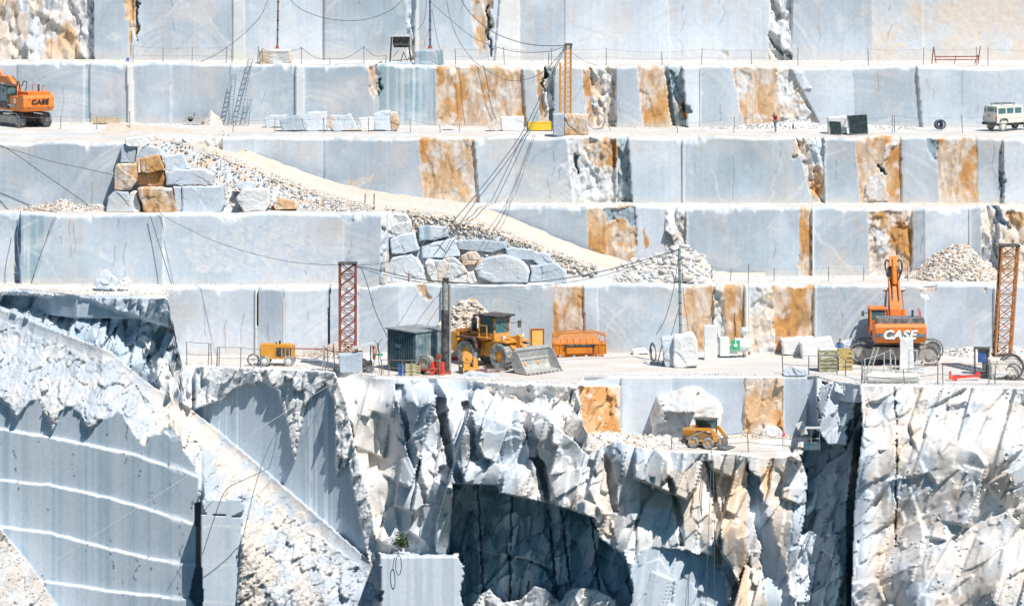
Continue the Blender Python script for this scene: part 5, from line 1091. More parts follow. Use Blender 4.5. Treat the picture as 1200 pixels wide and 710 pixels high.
q = MB(); q.cyl((0, 0, 0), (0, 0, 5.0), .30, n=14); q.build('lower_pipe', BLK, root)
q = MB(); q.cyl((.02, 0, 5.0), (.02, 0, 7.2), .26, n=14); q.build('upper_pipe', mat('scratched_grey_pipe', (.22, .25, .26), .6, dirt=.5, scale=5), root)
q = MB(); q.cyl((.38, -.1, .3), (.38, -.1, 7.0), .10, n=8); q.build('side_rail', STE, root)
q = MB(); q.box((.05, 0, 7.25), (.5, .5, .22)); q.cyl((-.2, 0, 7.45), (.3, 0, 7.45), .1, n=8); q.build('pulley_head', BLK, root)
q = MB(); q.box((0, 0, .1), (1.0, .9, .2)); q.build('base_plate', RUS, root)
# ================================================================ site equipment
def box_thing(name, loc, rz, label, cat, parts, group=None):
    """parts: (name, material, [box args ...])"""
    root = empty(name, loc, rz, label, cat, group)
    for nm, m, fn in parts:
        b = MB(); fn(b); b.build(nm, m, root)
    return root
# teal sheet-metal shed, standing cornerwise
def corr(b, p0, p1, z0, z1, n, d=.05):
    p0 = Vector(p0); p1 = Vector(p1); t = (p1-p0)/n; nn = Vector((t.y, -t.x, 0)).normalized()*d
    for i in range(n): q = p0+t*(i+.5); b.box((q.x, q.y, (z0+z1)/2), (t.length*.55, .07, z1-z0), rz=math.atan2(t.y, t.x))
hw = 1.62
def shed_walls(b): b.box((0, 0, 1.6), (hw*2, hw*2, 3.15)); corr(b, (-hw, -hw-.02, 0), (hw, -hw-.02, 0), .05, 3.1, 12)
def shed_front(b): b.box((hw+.03, 0, 1.6), (.05, hw*2-.1, 3.05)); corr(b, (hw+.05, -hw, 0), (hw+.05, hw, 0), .1, 3.05, 10)
sh = box_thing('metal_shed', ground(488, 303.9, .02), R(-47), 'dark teal sheet metal shed standing cornerwise by the cliff rim', 'shed', [
    ('wall', TEL, shed_walls), ('front_panel', TE2, shed_front), ('roof', mat('pale_roof_sheet', (.14, .20, .22), .5, dirt=.4), lambda b: b.box((0, 0, 3.24), (hw*2+.3, hw*2+.3, .1), ry=R(1))),
    ('corner_post', BLK, lambda b: b.box((hw+.05, hw-.15, 1.6), (.12, .28, 3.2)))])
g = MB(); g.box((-.3, -hw-.06, 2.0), (.6, .02, .32)); g.build('faded_notice', TE2, sh)
# orange skip with open frame top
root = empty('waste_skip', ground(679.5, 312.3, .02), R(4), 'rusty orange steel skip with a mesh upper rail at the wall foot', 'skip')
RSK = mat('rusty_orange_skip', (.66, .22, .015), .7, dirt=.35, dirtcol=(.28, .07, .02), scale=1.3); L_ = 2.12
b = MB(); b.prism([(-L_, .25), (-L_, .95), (-L_+.02, .95), (L_, .95), (L_, .25), (L_-.35, .02), (-L_+.35, .02)], -.05, 1.3); b.build('tub', RSK, root)
for i in range(9):
    x = -L_+i*L_/4; b = MB(); b.box((x, -.08, .75), (.08, .07, 1.4 if i not in (0, 8) else 1.2)); b.build('rib', RSK, root); b = MB(); b.box((x, 1.3, 1.0), (.06, .06, 1.7)); b.build('rib', RSK, root)
b = MB(); b.tube([(-L_, -.08, 1.6), (-L_+.9, -.08, 1.95), (L_-.9, -.08, 1.95), (L_, -.08, 1.65)], .06); b.tube([(-L_, 1.3, 1.6), (-L_+.9, 1.3, 1.95), (L_-.9, 1.3, 1.95), (L_, 1.3, 1.65)], .05); b.tube([(-L_, -.08, 1.0), (L_, -.08, 1.0)], .05)
b.tube([(-L_, -.08, 1.6), (-L_, 1.3, 1.6)], .05); b.tube([(L_, -.08, 1.65), (L_, 1.3, 1.65)], .05); b.build('top_rail', RSK, root)
b = MB(); b.box((0, -.2, .92), (2.5, .2, .16)); b.box((0, -.16, .55), (2.3, .06, .55)); b.build('front_hopper', BLK, root)
b = MB(); b.box((-.05, -.24, .5), (2.1, .05, .5)); b.build('front_plate', RSK, root)
b = MB(); b.prism([(-L_+.1, .95), (L_-.1, .95), (L_-.9, 1.85), (-L_+.9, 1.85)], 1.25, 1.28); b.build('rear_mesh_panel', mat('orange_mesh_sheet', (.72, .33, .10), .7, dirt=.25), root)
for x in (-1.6, -.5, .5, 1.5): b = MB(); b.box((x, -.1, .05), (.25, .3, .18)); b.build('skid', LIM, root)
box_thing('steel_bin', ground(628.5, 313.4, .02), R(12), 'narrow upright yellow-orange bin half hidden by the loader bucket', 'bin', [
    ('panel', mat('amber_bin_paint', (.78, .42, .06), .5, dirt=.25), lambda b: b.box((0, 0, 1.05), (.95, .9, 2.1))),
    ('rim_frame', RUS, lambda b: b.tube([(-.5, -.48, 0), (-.5, -.48, 2.15), (.5, -.48, 2.15), (.5, -.48, 0)], .05))])
box_thing('steel_box', ground(632.5, 333.0, Z3+.02), R(2), 'flat bright yellow box on the upper bench edge below the cables', 'box', [
    ('body', mat('bright_yellow_paint', (.80, .52, .0), .5, dirt=.1), lambda b: b.box((0, 0, .34), (2.1, 1.0, .62))), ('end_frame', BLK, lambda b: (b.box((1.07, 0, .36), (.12, 1.1, .72)), b.box((-1.07, 0, .36), (.08, 1.1, .7))) and None), ('lid', YE2, lambda b: b.box((0, 0, .68), (2.1, 1.05, .06)))])
# green and white tank unit
root = empty('mixing_tank', ground(862, 312.1, .02), R(5), 'white tank unit with a bright green panel by the orange wall', 'tank')
TK = mat('white_tank_paint', (.74, .80, .76), .5, dirt=.15)
b = MB(); b.box((-.95, 0, .85), (.75, 1.1, 1.45)); b.box((-.35, 0, .55), (.9, .9, .8)); b.build('cabinet', TK, root)
b = MB(); b.cyl((-.1, 0, .95), (.95, 0, .95), .55, n=18); b.cyl((.95, 0, .95), (1.25, 0, .95), .55, .3, n=18); b.build('barrel', TK, root)
b = MB(); b.box((-.1, -.6, 1.0), (.75, .06, .85)); b.build('green_panel', GRN, root)
b = MB(); b.cyl((-.1, -.66, 1.0), (-.1, -.70, 1.0), .16, n=10); b.cyl((-.1, -.66, 1.1), (-.1, -.66, 1.65), .05, n=6); b.build('valve', WHP, root)
b = MB(); b.cyl((.72, 0, 1.5), (.72, 0, 1.75), .12, n=10); b.cyl((.72, 0, 1.72), (.72, 0, 2.1), .12, .36, n=14); b.cyl((.72, 0, 2.1), (.72, 0, 2.35), .36, .30, n=14); b.build('hopper', TK, root)
for x in (-1.1, -.3, .7): b = MB(); b.box((x, 0, .1), (.12, .8, .25)); b.build('foot', DGR, root)
pole('post', ground(878, 313.6, 0), at(877.5, 330, 313.6), .05, WHP, 'thin white post beside the green and white tank', 'post')
pole('post', ground(833, 311.2, 0), at(833, 372, 311.2), .05, WHP, 'thin white post rising behind the tall cream slab', 'post')
# green hoop and white cabinet behind the dark pipe
b = MB(); b.tube([(0, 0, 0), (-.3, 0, .5), (-.35, 0, 1.6), (-.1, 0, 2.2), (.35, 0, 2.35), (.7, 0, 2.1)], .11, 8); b.tube([(.7, 0, 2.1), (.55, 0, 1.5), (.1, 0, 1.2), (.0, 0, .4)], .07, 8); o = b.build('hose_arch', mat('sea_green_hose', (.05, .42, .28), .6, dirt=.2)); o.location = ground(535, 310.8, .02); tag(o, 'sea green hooped hose rising behind the loader rear', 'hose')
box_thing('pump_cabinet', ground(532, 310.4, .02), R(10), 'pale pump cabinet below the sea green hooped hose', 'cabinet', [('body', mat('pale_cabinet', (.62, .70, .68), .5, dirt=.3), lambda b: b.box((0, 0, .75), (.9, .7, 1.4))), ('door', WHP, lambda b: b.box((0, -.37, .75), (.7, .04, 1.1))), ('base', REDP, lambda b: b.box((.1, -.1, .12), (1.5, .9, .18)))])
# red pump with grey motor, yellow drill, drums
root = empty('wire_saw_machine', ground(501, 301.2, .02), R(-20), 'red and grey wire saw machine on small wheels before the teal shed', 'saw')
b = MB(); b.box((0, 0, .35), (1.5, .8, .16)); b.prism([(-.75, .2), (-.5, .9), (-.35, .9), (-.4, .25)], -.4, .4); b.prism([(.75, .2), (.5, 1.0), (.3, 1.0), (.45, .25)], -.4, .4); b.build('chassis', REDP, root)
b = MB(); b.cyl((-.05, -.35, 1.0), (-.05, .35, 1.0), .48, n=16); b.box((0, 0, .7), (.7, .6, .7)); b.cyl((0, 0, 1.4), (0, 0, 1.7), .12, n=8); b.build('motor', STE, root)
for x in (-.55, .55):
    for y in (-.42, .42): b = MB(); b.cyl((x, y-.06, .16), (x, y+.06, .16), .17, n=12); b.build('wheel', REDP if x > 0 else BLK, root)
b = MB(); b.ring((-.05, -.5, 1.0), (0, 1, 0), .55, .45, .1, 20); b.build('drive_pulley', DGR, root)
b = MB(); b.box((.85, 0, .9), (.1, .3, 1.5)); b.box((.95, .1, 1.4), (.3, .3, .35)); b.build('control_post', RUS, root)
root = empty('drilling_rig', ground(549, 301.9, .02), R(15), 'small yellow drilling rig with a round drum in front of the loader', 'drilling rig')
b = MB(); b.box((.1, 0, .3), (1.3, .8, .35)); b.box((.5, -.1, .75), (.35, .4, .8)); b.box((-.2, 0, .7), (.5, .5, .5)); b.build('chassis', YEL, root)
b = MB(); b.cyl((-.15, -.3, 1.25), (-.15, .3, 1.25), .42, n=18); b.cyl((-.15, -.36, 1.25), (-.15, .36, 1.25), .15, n=10); b.build('drum', YEL, root)
b = MB(); b.cyl((.3, -.2, .9), (.3, -.2, 1.5), .06, n=6); b.box((-.6, 0, .3), (.25, .6, .4)); b.tube([(-.7, 0, .4), (-.9, -.1, 1.0), (-.6, -.1, 1.4)], .05); b.build('controls', BLK, root)
for x in (-.3, .6): b = MB(); b.cyl((x, -.45, .15), (x, .45, .15), .16, n=10); b.build('wheel', BLK, root)
def drum(u_, Y_, c_, label, r=.28, h=.85):
    root = empty('steel_drum', ground(u_, Y_, .02), 0, label, 'drum'); b = MB()
    b.cyl((0, 0, 0), (0, 0, h), r, n=18); b.build('body', c_, root)
    for z in (.02, h*.35, h*.68, h-.01): q = MB(); q.cyl((0, 0, z-.02), (0, 0, z+.02), r+.02, n=18); q.build('hoop', c_, root)
    q = MB(); q.cyl((r*.5, 0, h), (r*.5, 0, h+.04), .04, n=8); q.build('bung', BLK, root)
drum(470.5, 300.6, mat('light_blue_paint', (.05, .22, .65), .5, dirt=.1), 'light blue drum in front of the dark shed wall', .26, .8)
drum(518, 300.7, REDP, 'red drum at the foot of the dark standing pipe', .2, 1.0)
def crate(u_, Y_, Z_, d, m, label, rz=0, name='crate', slats=4, cat='crate'):
    root = empty(name, ground(u_, Y_, Z_), rz, label, cat); w_, dp, h = d; b = MB()
    for x in (-1, 1):
        for y in (-1, 1): b = MB(); b.box((x*w_/2, y*dp/2, h/2), (.07, .07, h)); b.build('corner_post', m, root)
    s_ = MB()
    for k in range(slats): z = h*(k+.5)/slats; s_.box((0, -dp/2, z), (w_, .03, h/slats*.7)); s_.box((0, dp/2, z), (w_, .03, h/slats*.7)); s_.box((-w_/2, 0, z), (.03, dp, h/slats*.7)); s_.box((w_/2, 0, z), (.03, dp, h/slats*.7))
    s_.build('slatted_side', m, root); f = MB(); f.box((0, 0, .05), (w_, dp, .06)); f.build('floor_board', m, root); return root
crate(484, 300.8, .02, (1.1, .8, .85), mat('pale_yellow_timber', (.55, .50, .28), .8, dirt=.3), 'pale yellow slatted crate between the blue drum and the red saw')
crate(124.5, 341.6, Z3+.02, (2.2, .7, .55), mat('ochre_timber', (.48, .34, .16), .8, dirt=.5), 'low ochre slatted crate at the foot of the upper wall', slats=2)
crate(970, 303.2, .02, (1.4, 1.4, 1.75), mat('mossy_wire_mesh', (.26, .24, .10), .8, dirt=.45), 'olive wire mesh basket of stone on the cliff rim', name='wire_basket', slats=6, cat='wire basket')
sg = rock('stone_fill', [(961, 421), (981, 420), (982, 441), (961, 441)], 302.75, .8, 'c', 'broken cream stone filling the olive wire mesh basket', cat='stone')
crate(990.5, 303.8, .02, (1.0, 1.2, 1.7), mat('yellow_brown_mesh', (.50, .36, .08), .8, dirt=.45), 'yellow brown mesh basket right of the olive one', name='wire_basket', slats=5, cat='wire basket')
# two black panels, coil, trestle, blue bag
def panel(name, pts, Y_, label, cat, m=BLK, fr=True):
    P = [at(a, b, Y_) for a, b in pts]; c = sum(P, Vector())/len(P); c.z = min(p.z for p in P); root = empty(name, c, 0, label, cat)
    q = MB(); q.add([p-c for p in P]+[p-c+Vector((0, .09, 0)) for p in P], [(0, 1, 2, 3), (7, 6, 5, 4), (0, 4, 5, 1), (1, 5, 6, 2), (2, 6, 7, 3), (3, 7, 4, 0)]); q.build('sheet', m, root)
    if fr: q = MB(); q.tube([p-c for p in P]+[P[0]-c], .045); q.build('edge_frame', DGR, root); q = MB(); q.cyl(P[0]-c, P[0]-c+Vector((.1, 1.0, -.2)), .03, n=5); q.build('prop', DGR, root)
    return root
BP = mat('black_green_panel', (.015, .035, .04), .5, dirt=.05)
panel('panel', [(993, 136), (1015.5, 134.5), (1017, 157), (996, 157.5)], 328.5, 'large tilted black panel leaning on the upper bench', 'panel', BP)
panel('panel', [(971.5, 142.5), (985, 143), (986.5, 158), (973.5, 157.8)], 328.0, 'smaller dark panel leaning on the white block', 'panel', BP)
b = MB()
for k in range(9): b.ring((random.Random(k).uniform(-.12, .12), k*.05-.2, .46), (.15*math.sin(k), 1, .1*math.cos(k*2)), .46-.03*k, .36-.03*k, .06, 20)
o = b.build('cable_coil', CAB); o.location = ground(1101, 333.4, Z3+.02); tag(o, 'coil of dark blue cable standing on the upper bench', 'cable coil')
root = empty('trestle', ground(1118, 341.5, Z4+.02), R(0), 'rusty steel trestle lying along the top bench', 'trestle'); b = MB(); s_ = 341.5/F
b.tube([(-26*s_, 0, 0), (-24*s_, 0, 1.5), (-21*s_, 0, .05)], .05); b.tube([(28*s_, 0, 0), (31*s_, 0, 1.55)], .05); b.tube([(24*s_, 0, 0), (28*s_, 0, .8), (29*s_, .3, 0)], .04); b.build('leg_frame', RUS, root)
b = MB(); b.tube([(-22*s_, 0, .62), (29*s_, 0, .65)], .05); b.tube([(-23*s_, 0, .36), (28*s_, 0, .34)], .05); b.tube([(0, 0, 0), (.2, 0, .65)], .04); b.build('cross_bar', RUS, root)
b = MB(); b.box((0, 0, .12), (.35, .3, .24), top=(.5, .6)); b.box((.05, 0, .27), (.12, .12, .1)); o = b.build('tool_bag', BLU); o.location = ground(149.5, 346.5, Z4+.02); tag(o, 'tiny blue bag on the top bench edge', 'bag')
# roofed lookout frame
root = empty('lookout_frame', at(469, 75, 343.0), 0, 'small open steel frame with a dark roof on the low grey slab', 'lookout'); q = 343.0/F
for x0, x1, y in ((-12, -10, -.4), (13, 9, -.4), (-12, -10, .5), (13, 9, .5)): b = MB(); b.cyl((x0*q, y, 0), (x1*q, y, 31*q), .065, n=5); b.build('post', BLK, root)
b = MB(); b.box((-.05, 0, 32*q), (2.0, 1.4, .1), rx=R(-6)); b.build('roof', TARP, root)
b = MB(); b.box((.12, .5, 25*q), (1.45, .05, .95)); b.build('back_sheet', BLK, root); b = MB(); b.box((.05, -.35, 26.5*q), (1.4, .05, .75)); b.build('front_sheet', BLK, root)
b = MB(); b.tube([(-9*q, -.4, 4*q), (10*q, -.4, 5*q)], .04); b.tube([(-8*q, -.4, 8*q), (-2*q, -.4, 16*q)], .03); b.tube([(0, -.4, 0), (4*q, -.4, 14*q), (9*q, -.4, 2*q)], .04); b.build('brace', BLK, root)
# ladders
def ladder(b0, t0, wd, m, label, n=16):
    b0 = Vector(b0); t0 = Vector(t0); root = empty('ladder', b0, 0, label, 'ladder'); d = t0-b0
    for s_ in (-1, 1): q = MB(); q.cyl((s_*wd/2, 0, 0), d+Vector((s_*wd/2, 0, 0)), .045, n=5); q.build('rail', m, root)
    for k in range(1, n): q = MB(); p = d*(k/n); q.cyl(p-Vector((wd/2, 0, 0)), p+Vector((wd/2, 0, 0)), .03, n=4); q.build('rung', m, root)
    return root
LD = mat('blue_grey_ladder', (.16, .24, .30), .6, dirt=.2); gl_ = 'ladders leaning against the upper wall'
for lb, ub, ut, vt_, w_ in (('leftmost of the three ladders, straight and blue-grey', 269, 274.5, 87, .34), ('tallest ladder, reaching the rail of the top bench', 278.5, 293.5, 70, .36), ('shortest ladder, to the right of the tallest one', 289, 292.5, 115, .34)):
    y_ = 339.8; l_ = ladder(ground(ub, y_, Z3), at(ut, vt_, 341.2), w_, LD, lb, 18 if vt_ < 100 else 9); l_['group'] = gl_
l_ = ladder(ground(1017, 300.9, 0), at(1027, 407, 302.3), .34, STE, 'pale ladder leaning beside the upright slab at the excavator', 9)
# scrap machine on the upper bench
root = empty('winch', ground(227.5, 341.3, Z3+.02), 0, 'low grey winch machine at the foot of the upper wall beside a sand mound', 'winch')
b = MB(); b.box((0, 0, .3), (1.7, .8, .22)); b.prism([(-.95, .2), (-.8, .6), (-.4, .7), (.2, .66), (.75, .5), (.95, .2)], -.3, .3); b.build('body', STE, root)
b = MB(); b.cyl((-.3, -.4, .45), (-.3, .4, .45), .24, n=12); b.build('drum', DGR, root); b = MB(); b.cyl((.0, 0, .6), (.0, 0, 1.0), .05, n=6); b.build('lever', BLK, root)
# leaning plank and tyre hoop by the broken wall
b = MB(); b.box((0, 0, 1.35), (.24, .12, 2.8), ry=R(14)); o = b.build('plank', WOO); o.location = ground(710.5, 335.2, Z3); tag(o, 'pale timber leaning against the broken white rock', 'timber')
b = MB(); q = [Vector((.72*math.cos(t*math.pi/8), .1*math.sin(t), .74+.72*math.sin(t*math.pi/8))) for t in range(17)]; b.tube(q, .03, 6); b.tube([q[0], q[0]+Vector((.4, -.3, -.6)), q[0]+Vector((.5, -.6, -.9))], .03); o = b.build('hose_loop', CAB); o.location = ground(699, 333.4, Z3+.04); tag(o, 'dark hose loop hanging at the bench edge by the leaning timber', 'hose')
# red steel beam, railing, trolley, control cabinet, cable hoop on the right rim
root = empty('steel_beam', ground(1130, 297.6, .03), R(4), 'bright red steel beam lying on the right rim', 'beam'); b = MB()
b.box((0, 0, .28), (2.1, .2, .2), ry=R(-4)); b.box((-.6, 0, .38), (.5, .24, .08), ry=R(-4)); b.build('bar', REDP, root); b = MB(); b.box((-1.1, 0, .38), (.14, .3, .62)); b.build('end_plate', REDP, root); b = MB(); b.cyl((1.05, -.15, .42), (1.05, .15, .42), .22, n=12); b.box((-.75, 0, .1), (.35, .25, .18)); b.build('bracket', REDP, root)
root = empty('control_cabinet', ground(1152, 301.0, .02), R(-12), 'dark control cabinet with a blue door in a steel frame', 'cabinet')
b = MB()
for x in (-.65, .45):
    for y in (-.4, .4): b.box((x, y, 1.05), (.06, .06, 2.1))
b.box((-.1, 0, 2.08), (1.25, .95, .07)); b.box((-.1, 0, .1), (1.2, .9, .07)); b.build('frame', BLK, root)
b = MB(); b.box((.05, 0, 1.5), (.85, .6, 1.05)); b.box((.2, 0, .6), (.5, .5, .8)); b.build('body', DGR, root); b = MB(); b.box((-.05, -.33, 1.35), (.5, .04, .75)); b.build('door', BLU, root)
root = empty('cable_hoop', ground(1186, 297.9, .02), 0, 'large black hoop of cable standing on the rim by the rough block', 'cable coil')
for k, (r0, dx) in enumerate(((1.0, -.1), (.94, 0), (.62, .1))):
    b = MB(); b.ring((dx, -.1*k, r0+.05), (.1*k, 1, 0), r0, r0-.07, .07, 32); b.build('loop', BLK, root)
b = MB()
for k in range(5): b.tube([(-1.4+k*.3, -.3, .05), (-.9+k*.35, -.1, .25+.1*(k % 2)), (-.3+k*.3, -.35, .06)], .05)
b.build('slack_cable', BLK, root)
root = empty('hose_trolley', ground(1060, 298.4, .02), 0, 'white two-reel hose trolley on the rim before the upright slab', 'trolley')
for x in (-.45, .35): b = MB(); b.ring((x, -.1, .38), (0, 1, 0), .30, .18, .25, 18); b.build('reel', STE, root)
b = MB(); b.box((0, .1, .12), (1.6, .5, .1)); b.tube([(-.8, 0, .1), (-1.1, 0, 1.1), (-1.0, 0, 1.6)], .035); b.tube([(.8, 0, .1), (.75, 0, 1.3), (.4, 0, 1.3)], .035); b.build('chassis', TARP, root)
root = empty('steel_rack', ground(1073, 301.4, .02), R(0), 'pale steel rack standing to the right of the upright slab', 'rack')
b = MB()
for x in (-.5, .1, .6): b.box((x, 0, .95 if x < .5 else .6), (.07, .07, 1.9 if x < .5 else 1.2))
b.box((-.2, 0, 1.85), (.75, .06, .07)); b.box((0, 0, .75), (1.3, .06, .07)); b.box((0, 0, .3), (1.3, .06, .07)); b.box((0, .6, .3), (1.3, .06, .07)); b.box((-.5, .6, .9), (.06, .06, 1.8)); b.build('frame', TARP, root)
root = empty('water_tank', ground(1046, 296.2, .02), 0, 'long low white cylindrical tank lying along the rim', 'tank')
b = MB(); b.cyl((-1.9, 0, .38), (1.9, 0, .38), .36, n=18); b.cyl((-2.1, 0, .38), (-1.9, 0, .38), .2, .36, n=18); b.cyl((1.9, 0, .38), (2.1, 0, .38), .36, .2, n=18); b.build('barrel', WHP, root); b = MB(); b.box((-1.2, 0, .06), (.2, .7, .12)); b.box((1.2, 0, .06), (.2, .7, .12)); b.build('cradle', STE, root)
# canopied drill cart and pipe stands left of the shed
root = empty('canopied_cart', ground(427, 302.6, .02), R(8), 'dark winch cart under a tilted grey canopy beside the red tower', 'cart')
b = MB(); b.box((0, 0, .5), (1.2, .8, .7)); b.cyl((-.1, -.45, .6), (-.1, .45, .6), .42, n=16); b.build('winch_body', BLK, root)
for x in (-.4, .45): b = MB(); b.cyl((x, -.45, .3), (x, -.3, .3), .3, n=14); b.build('wheel', DGR, root)
for x, h_ in ((-.55, 1.9), (.5, 2.2)): b = MB(); b.cyl((x, 0, .3), (x, 0, h_), .05, n=6); b.build('post', DGR, root)
b = MB(); b.box((0, 0, 2.1), (1.7, 1.2, .08), ry=R(-14)); b.build('canopy', TARP, root)
b = MB(); b.cyl((.75, -.2, 1.0), (.75, -.2, 1.9), .12, n=10); b.box((.75, -.2, 1.95), (.3, .25, .2)); b.build('gas_bottle', mat('orange_bottle', (.65, .22, .05), .5), root)
b = MB(); b.box((1.2, -.1, 1.35), (.5, .2, .16)); b.build('green_tool', GRN, root)
root = empty('pipe_rack', ground(386, 303.4, .02), R(0), 'upright grey pipes and stakes left of the red tower', 'pipe rack')
rn = random.Random(8)
for k, x in enumerate((-.55, -.3, -.1, .35, .45)): b = MB(); b.cyl((x, rn.uniform(-.3, .3), 0), (x+rn.uniform(-.25, .15), rn.uniform(-.3, .3), 1.5+rn.random()*.7), .05, n=6); b.build('pipe', [STE, DGR, POS][k % 3], root)
b = MB(); b.tube([(-1.2-2.0, 0, 1.75), (-.5, 0, 1.7), (.3, 0, 1.5)], .05); b.build('cross_pipe', RUS, root)
root = empty('tripod_stand', ground(443, 301.8, .02), 0, 'spindly grey tripod stand between the cart and the shed', 'tripod')
for x, y in ((-.5, 0), (.45, -.2), (.1, .5)): b = MB(); b.cyl((x, y, 0), (0, 0, 2.2), .035, n=5); b.build('leg', POS, root)
b = MB(); b.box((0, 0, 2.25), (.2, .2, .15)); b.tube([(-.35, 0, 2.6), (0, 0, 2.3), (.35, 0, 2.7)], .03); b.build('head', DGR, root)
root = empty('mast_stay', ground(765, 306.9, .02), 0, 'bundle of dark rope and stakes left of the cable mast plinth', 'rope')
b = MB(); b.ring((0, 0, 1.0), (.95, .30, 0), .80, .75, .05, 24); b.ring((.05, .1, .95), (.95, .3, .1), .70, .66, .05, 24); b.build('rope_loop', WIR, root)
for x in (-.1, .35, .75): b = MB(); b.cyl((x, -.1, 0), (x+.55 if x > .2 else x, 0, 2.3 if x > .2 else 1.3), .04, n=5); b.build('stake', POS, root)
# lower level: frame with tilted white sheet
root = empty('work_frame', ground(949, 293.2, -4.70), 0, 'yellow-legged work frame at the corner of the lower level', 'frame')
for x in (-.75, -.45, .1, .75): b = MB(); b.box((x, 0, .85), (.06, .06, 1.7)); b.build('leg', mat('olive_yellow_paint', (.50, .45, .10), .6) if x in (.1,) else POS, root)
b = MB(); b.box((0, 0, 1.68), (1.6, .9, .05)); b.box((0, .4, .8), (1.6, .04, .05)); b.build('top_bar', TARP, root); b = MB(); b.box((.1, 0, .3), (1.1, .7, .5)); b.build('dark_box', TEL, root)
panel('sheet_panel', [(932, 497), (941, 493), (947, 508), (939, 511)], 294.0, 'small white sheet tilted on the lower level work frame', 'sheet', WHP, fr=False)
root = empty('gas_cylinder', ground(918.5, 295.4, -4.7), 0, 'red-topped cylinder standing on the lower level by the orange stripe', 'cylinder'); b = MB(); b.cyl((0, 0, 0), (0, 0, .7), .14, n=10); b.build('body', WHP, root); b = MB(); b.cyl((0, 0, .7), (0, 0, 1.0), .13, .07, n=10); b.build('cap', REDP, root)
b = MB(); q = [Vector((.22*math.cos(t*math.pi/6), 0, .75*math.sin(t*math.pi/6))) for t in range(13)]; b.tube(q, .035, 6); b.tube([(0, 0, .75), (-.05, .2, 1.1), (.05, .6, 1.3)], .03); o = b.build('cable_loop', CAB); o.location = at(467, 662, 288.7); tag(o, 'small dark cable loop hanging down the smooth block in the pit', 'cable')
b = MB()
for k in range(14): x = random.Random(k).uniform(-1.9, 1.9); b.box((x, random.Random(k+50).uniform(-.4, .4), .05+.07*(k % 3)), (random.Random(k+9).uniform(.8, 1.9), .12, .06), rz=random.Random(k+3).uniform(-.12, .12))
o = b.build('timber_stack', WOO); o.location = ground(1148, 318.0, Z1+.03); tag(o, 'flat stack of grey planks on the middle bench edge', 'planks')
b = MB()
for k in range(12): b.box((random.Random(k).uniform(-1, 1), random.Random(k+5).uniform(-.5, .5), .05+.08*(k % 3)), (random.Random(k+7).uniform(.6, 1.4), .14, .08), rz=random.Random(k+2).uniform(-.5, .5))
o = b.build('scrap_stack', mat('maroon_scrap', (.22, .10, .12), .8, dirt=.4)); o.location = ground(571, 302.6, .03); tag(o, 'low pile of maroon scrap bars in front of the loader wheel', 'scrap')

# ================================================================ fences
def fence(posts, Z, label, h=1.2, rows=(1.0, .55), m=POS, r=.035, wr=.014, name='wire_fence', sag=.0, cat='fence'):
    """posts: (pixel column, distance[, height]) standing on level Z"""
    P = [(ground(p[0], p[1], Z), p[2] if len(p) > 2 else h) for p in posts]; root = empty(name, P[0][0], 0, label, cat); o0 = P[0][0]
    for k, (p, hh) in enumerate(P): q = MB(); q.cyl(p-o0, p-o0+Vector((random.Random(k+int(p.x)).uniform(-.08, .08), 0, hh)), r, n=5); q.build('post', m, root)
    for f in rows:
        q = MB()
        for a, b in zip(P, P[1:]):
            pa = a[0]-o0+Vector((0, 0, a[1]*f)); pb = b[0]-o0+Vector((0, 0, b[1]*f)); md = (pa+pb)/2-Vector((0, 0, sag+.02*(pb-pa).length))
            q.tube(catmull([pa, md, pb], 3), wr, 4)
        q.build('wire', m, root)
    return root
y4 = 338.2
fence([(156, 344.6, 1.5), (191, 344.6, 1.3), (225, 344.4, 1.35), (265, 343.8, 1.4), (272, 343.6, 1.2)], Z4, 'thin wire fence at the left end of the top bench', rows=(.97, .45))
fence([(302, 342.5, 1.5), (308, 341.5, 1.4), (353.5, 341.3, 1.5), (387, 341, .5), (426.5, 341, 1.6), (452, 341, .8)], Z4, 'drooping rope fence between the rough block and the lookout', rows=(.95,), wr=.03, sag=.35, name='rope_fence')
fence([(534, 340.6, 1.4), (591, 340.2, 1.55), (643, 340, 1.2), (646, 339.6, 1.5), (710.5, 339, 1.5), (776, 339, 1.2), (822, 338.7, 1.5), (881, 338.6, 1.4), (935, 338.6, 1.6)], Z4, 'long thin wire fence along the middle of the top bench', rows=(.96, .5), wr=.012)
fence([(1018, 338.6, 1.6), (1082, 338.6, 1.6), (1144, 339, 1.6), (1158, 338.6, 1.6), (1240, 338.6, 1.5)], Z4, 'thin wire fence at the right end of the top bench', rows=(.9,), wr=.012)
fence([(-30, 334.5, 1.2), (22.5, 334.5, 1.15), (71, 334.4, 1.2), (113.5, 334.3, 1.2), (152, 333.6, 1.6)], Z3, 'wire fence in front of the cut-off excavator', rows=(.9,))
fence([(273, 330.5, 1.1), (322, 330, 1.3), (380, 330, 1.3), (432, 330, 1.3), (481, 330, 1.2), (516, 330, .7), (538, 330, .8)], Z3, 'wire fence before the row of blocks on the upper bench', rows=(.9,))
fence([(794, 329.8, .9), (860, 329.6, 1.4), (971, 329.5, 1.4), (1045.5, 329.6, 1.5), (1048.5, 329.8, 1.5), (1128, 329.8, 1.5), (1215, 329.8, 1.5)], Z3, 'thin wire fence by the man in red on the upper bench', rows=(.9,), wr=.010)
fence([(693, 317.6, 1.3), (724, 317.5, .5), (753, 317.3, 1.3), (834, 317, 1.3), (856, 317.5, 1.0), (877, 317, 1.5), (907, 317.4, 1.1), (971, 317.2, 1.2), (1012, 317.2, 1.2), (1064, 317.3, 1.2), (1113, 317.2, 1.1), (1200, 317.2, 1.2)], Z1, 'thin wire fence along the middle bench above the working platform', rows=(.92,), wr=.010)
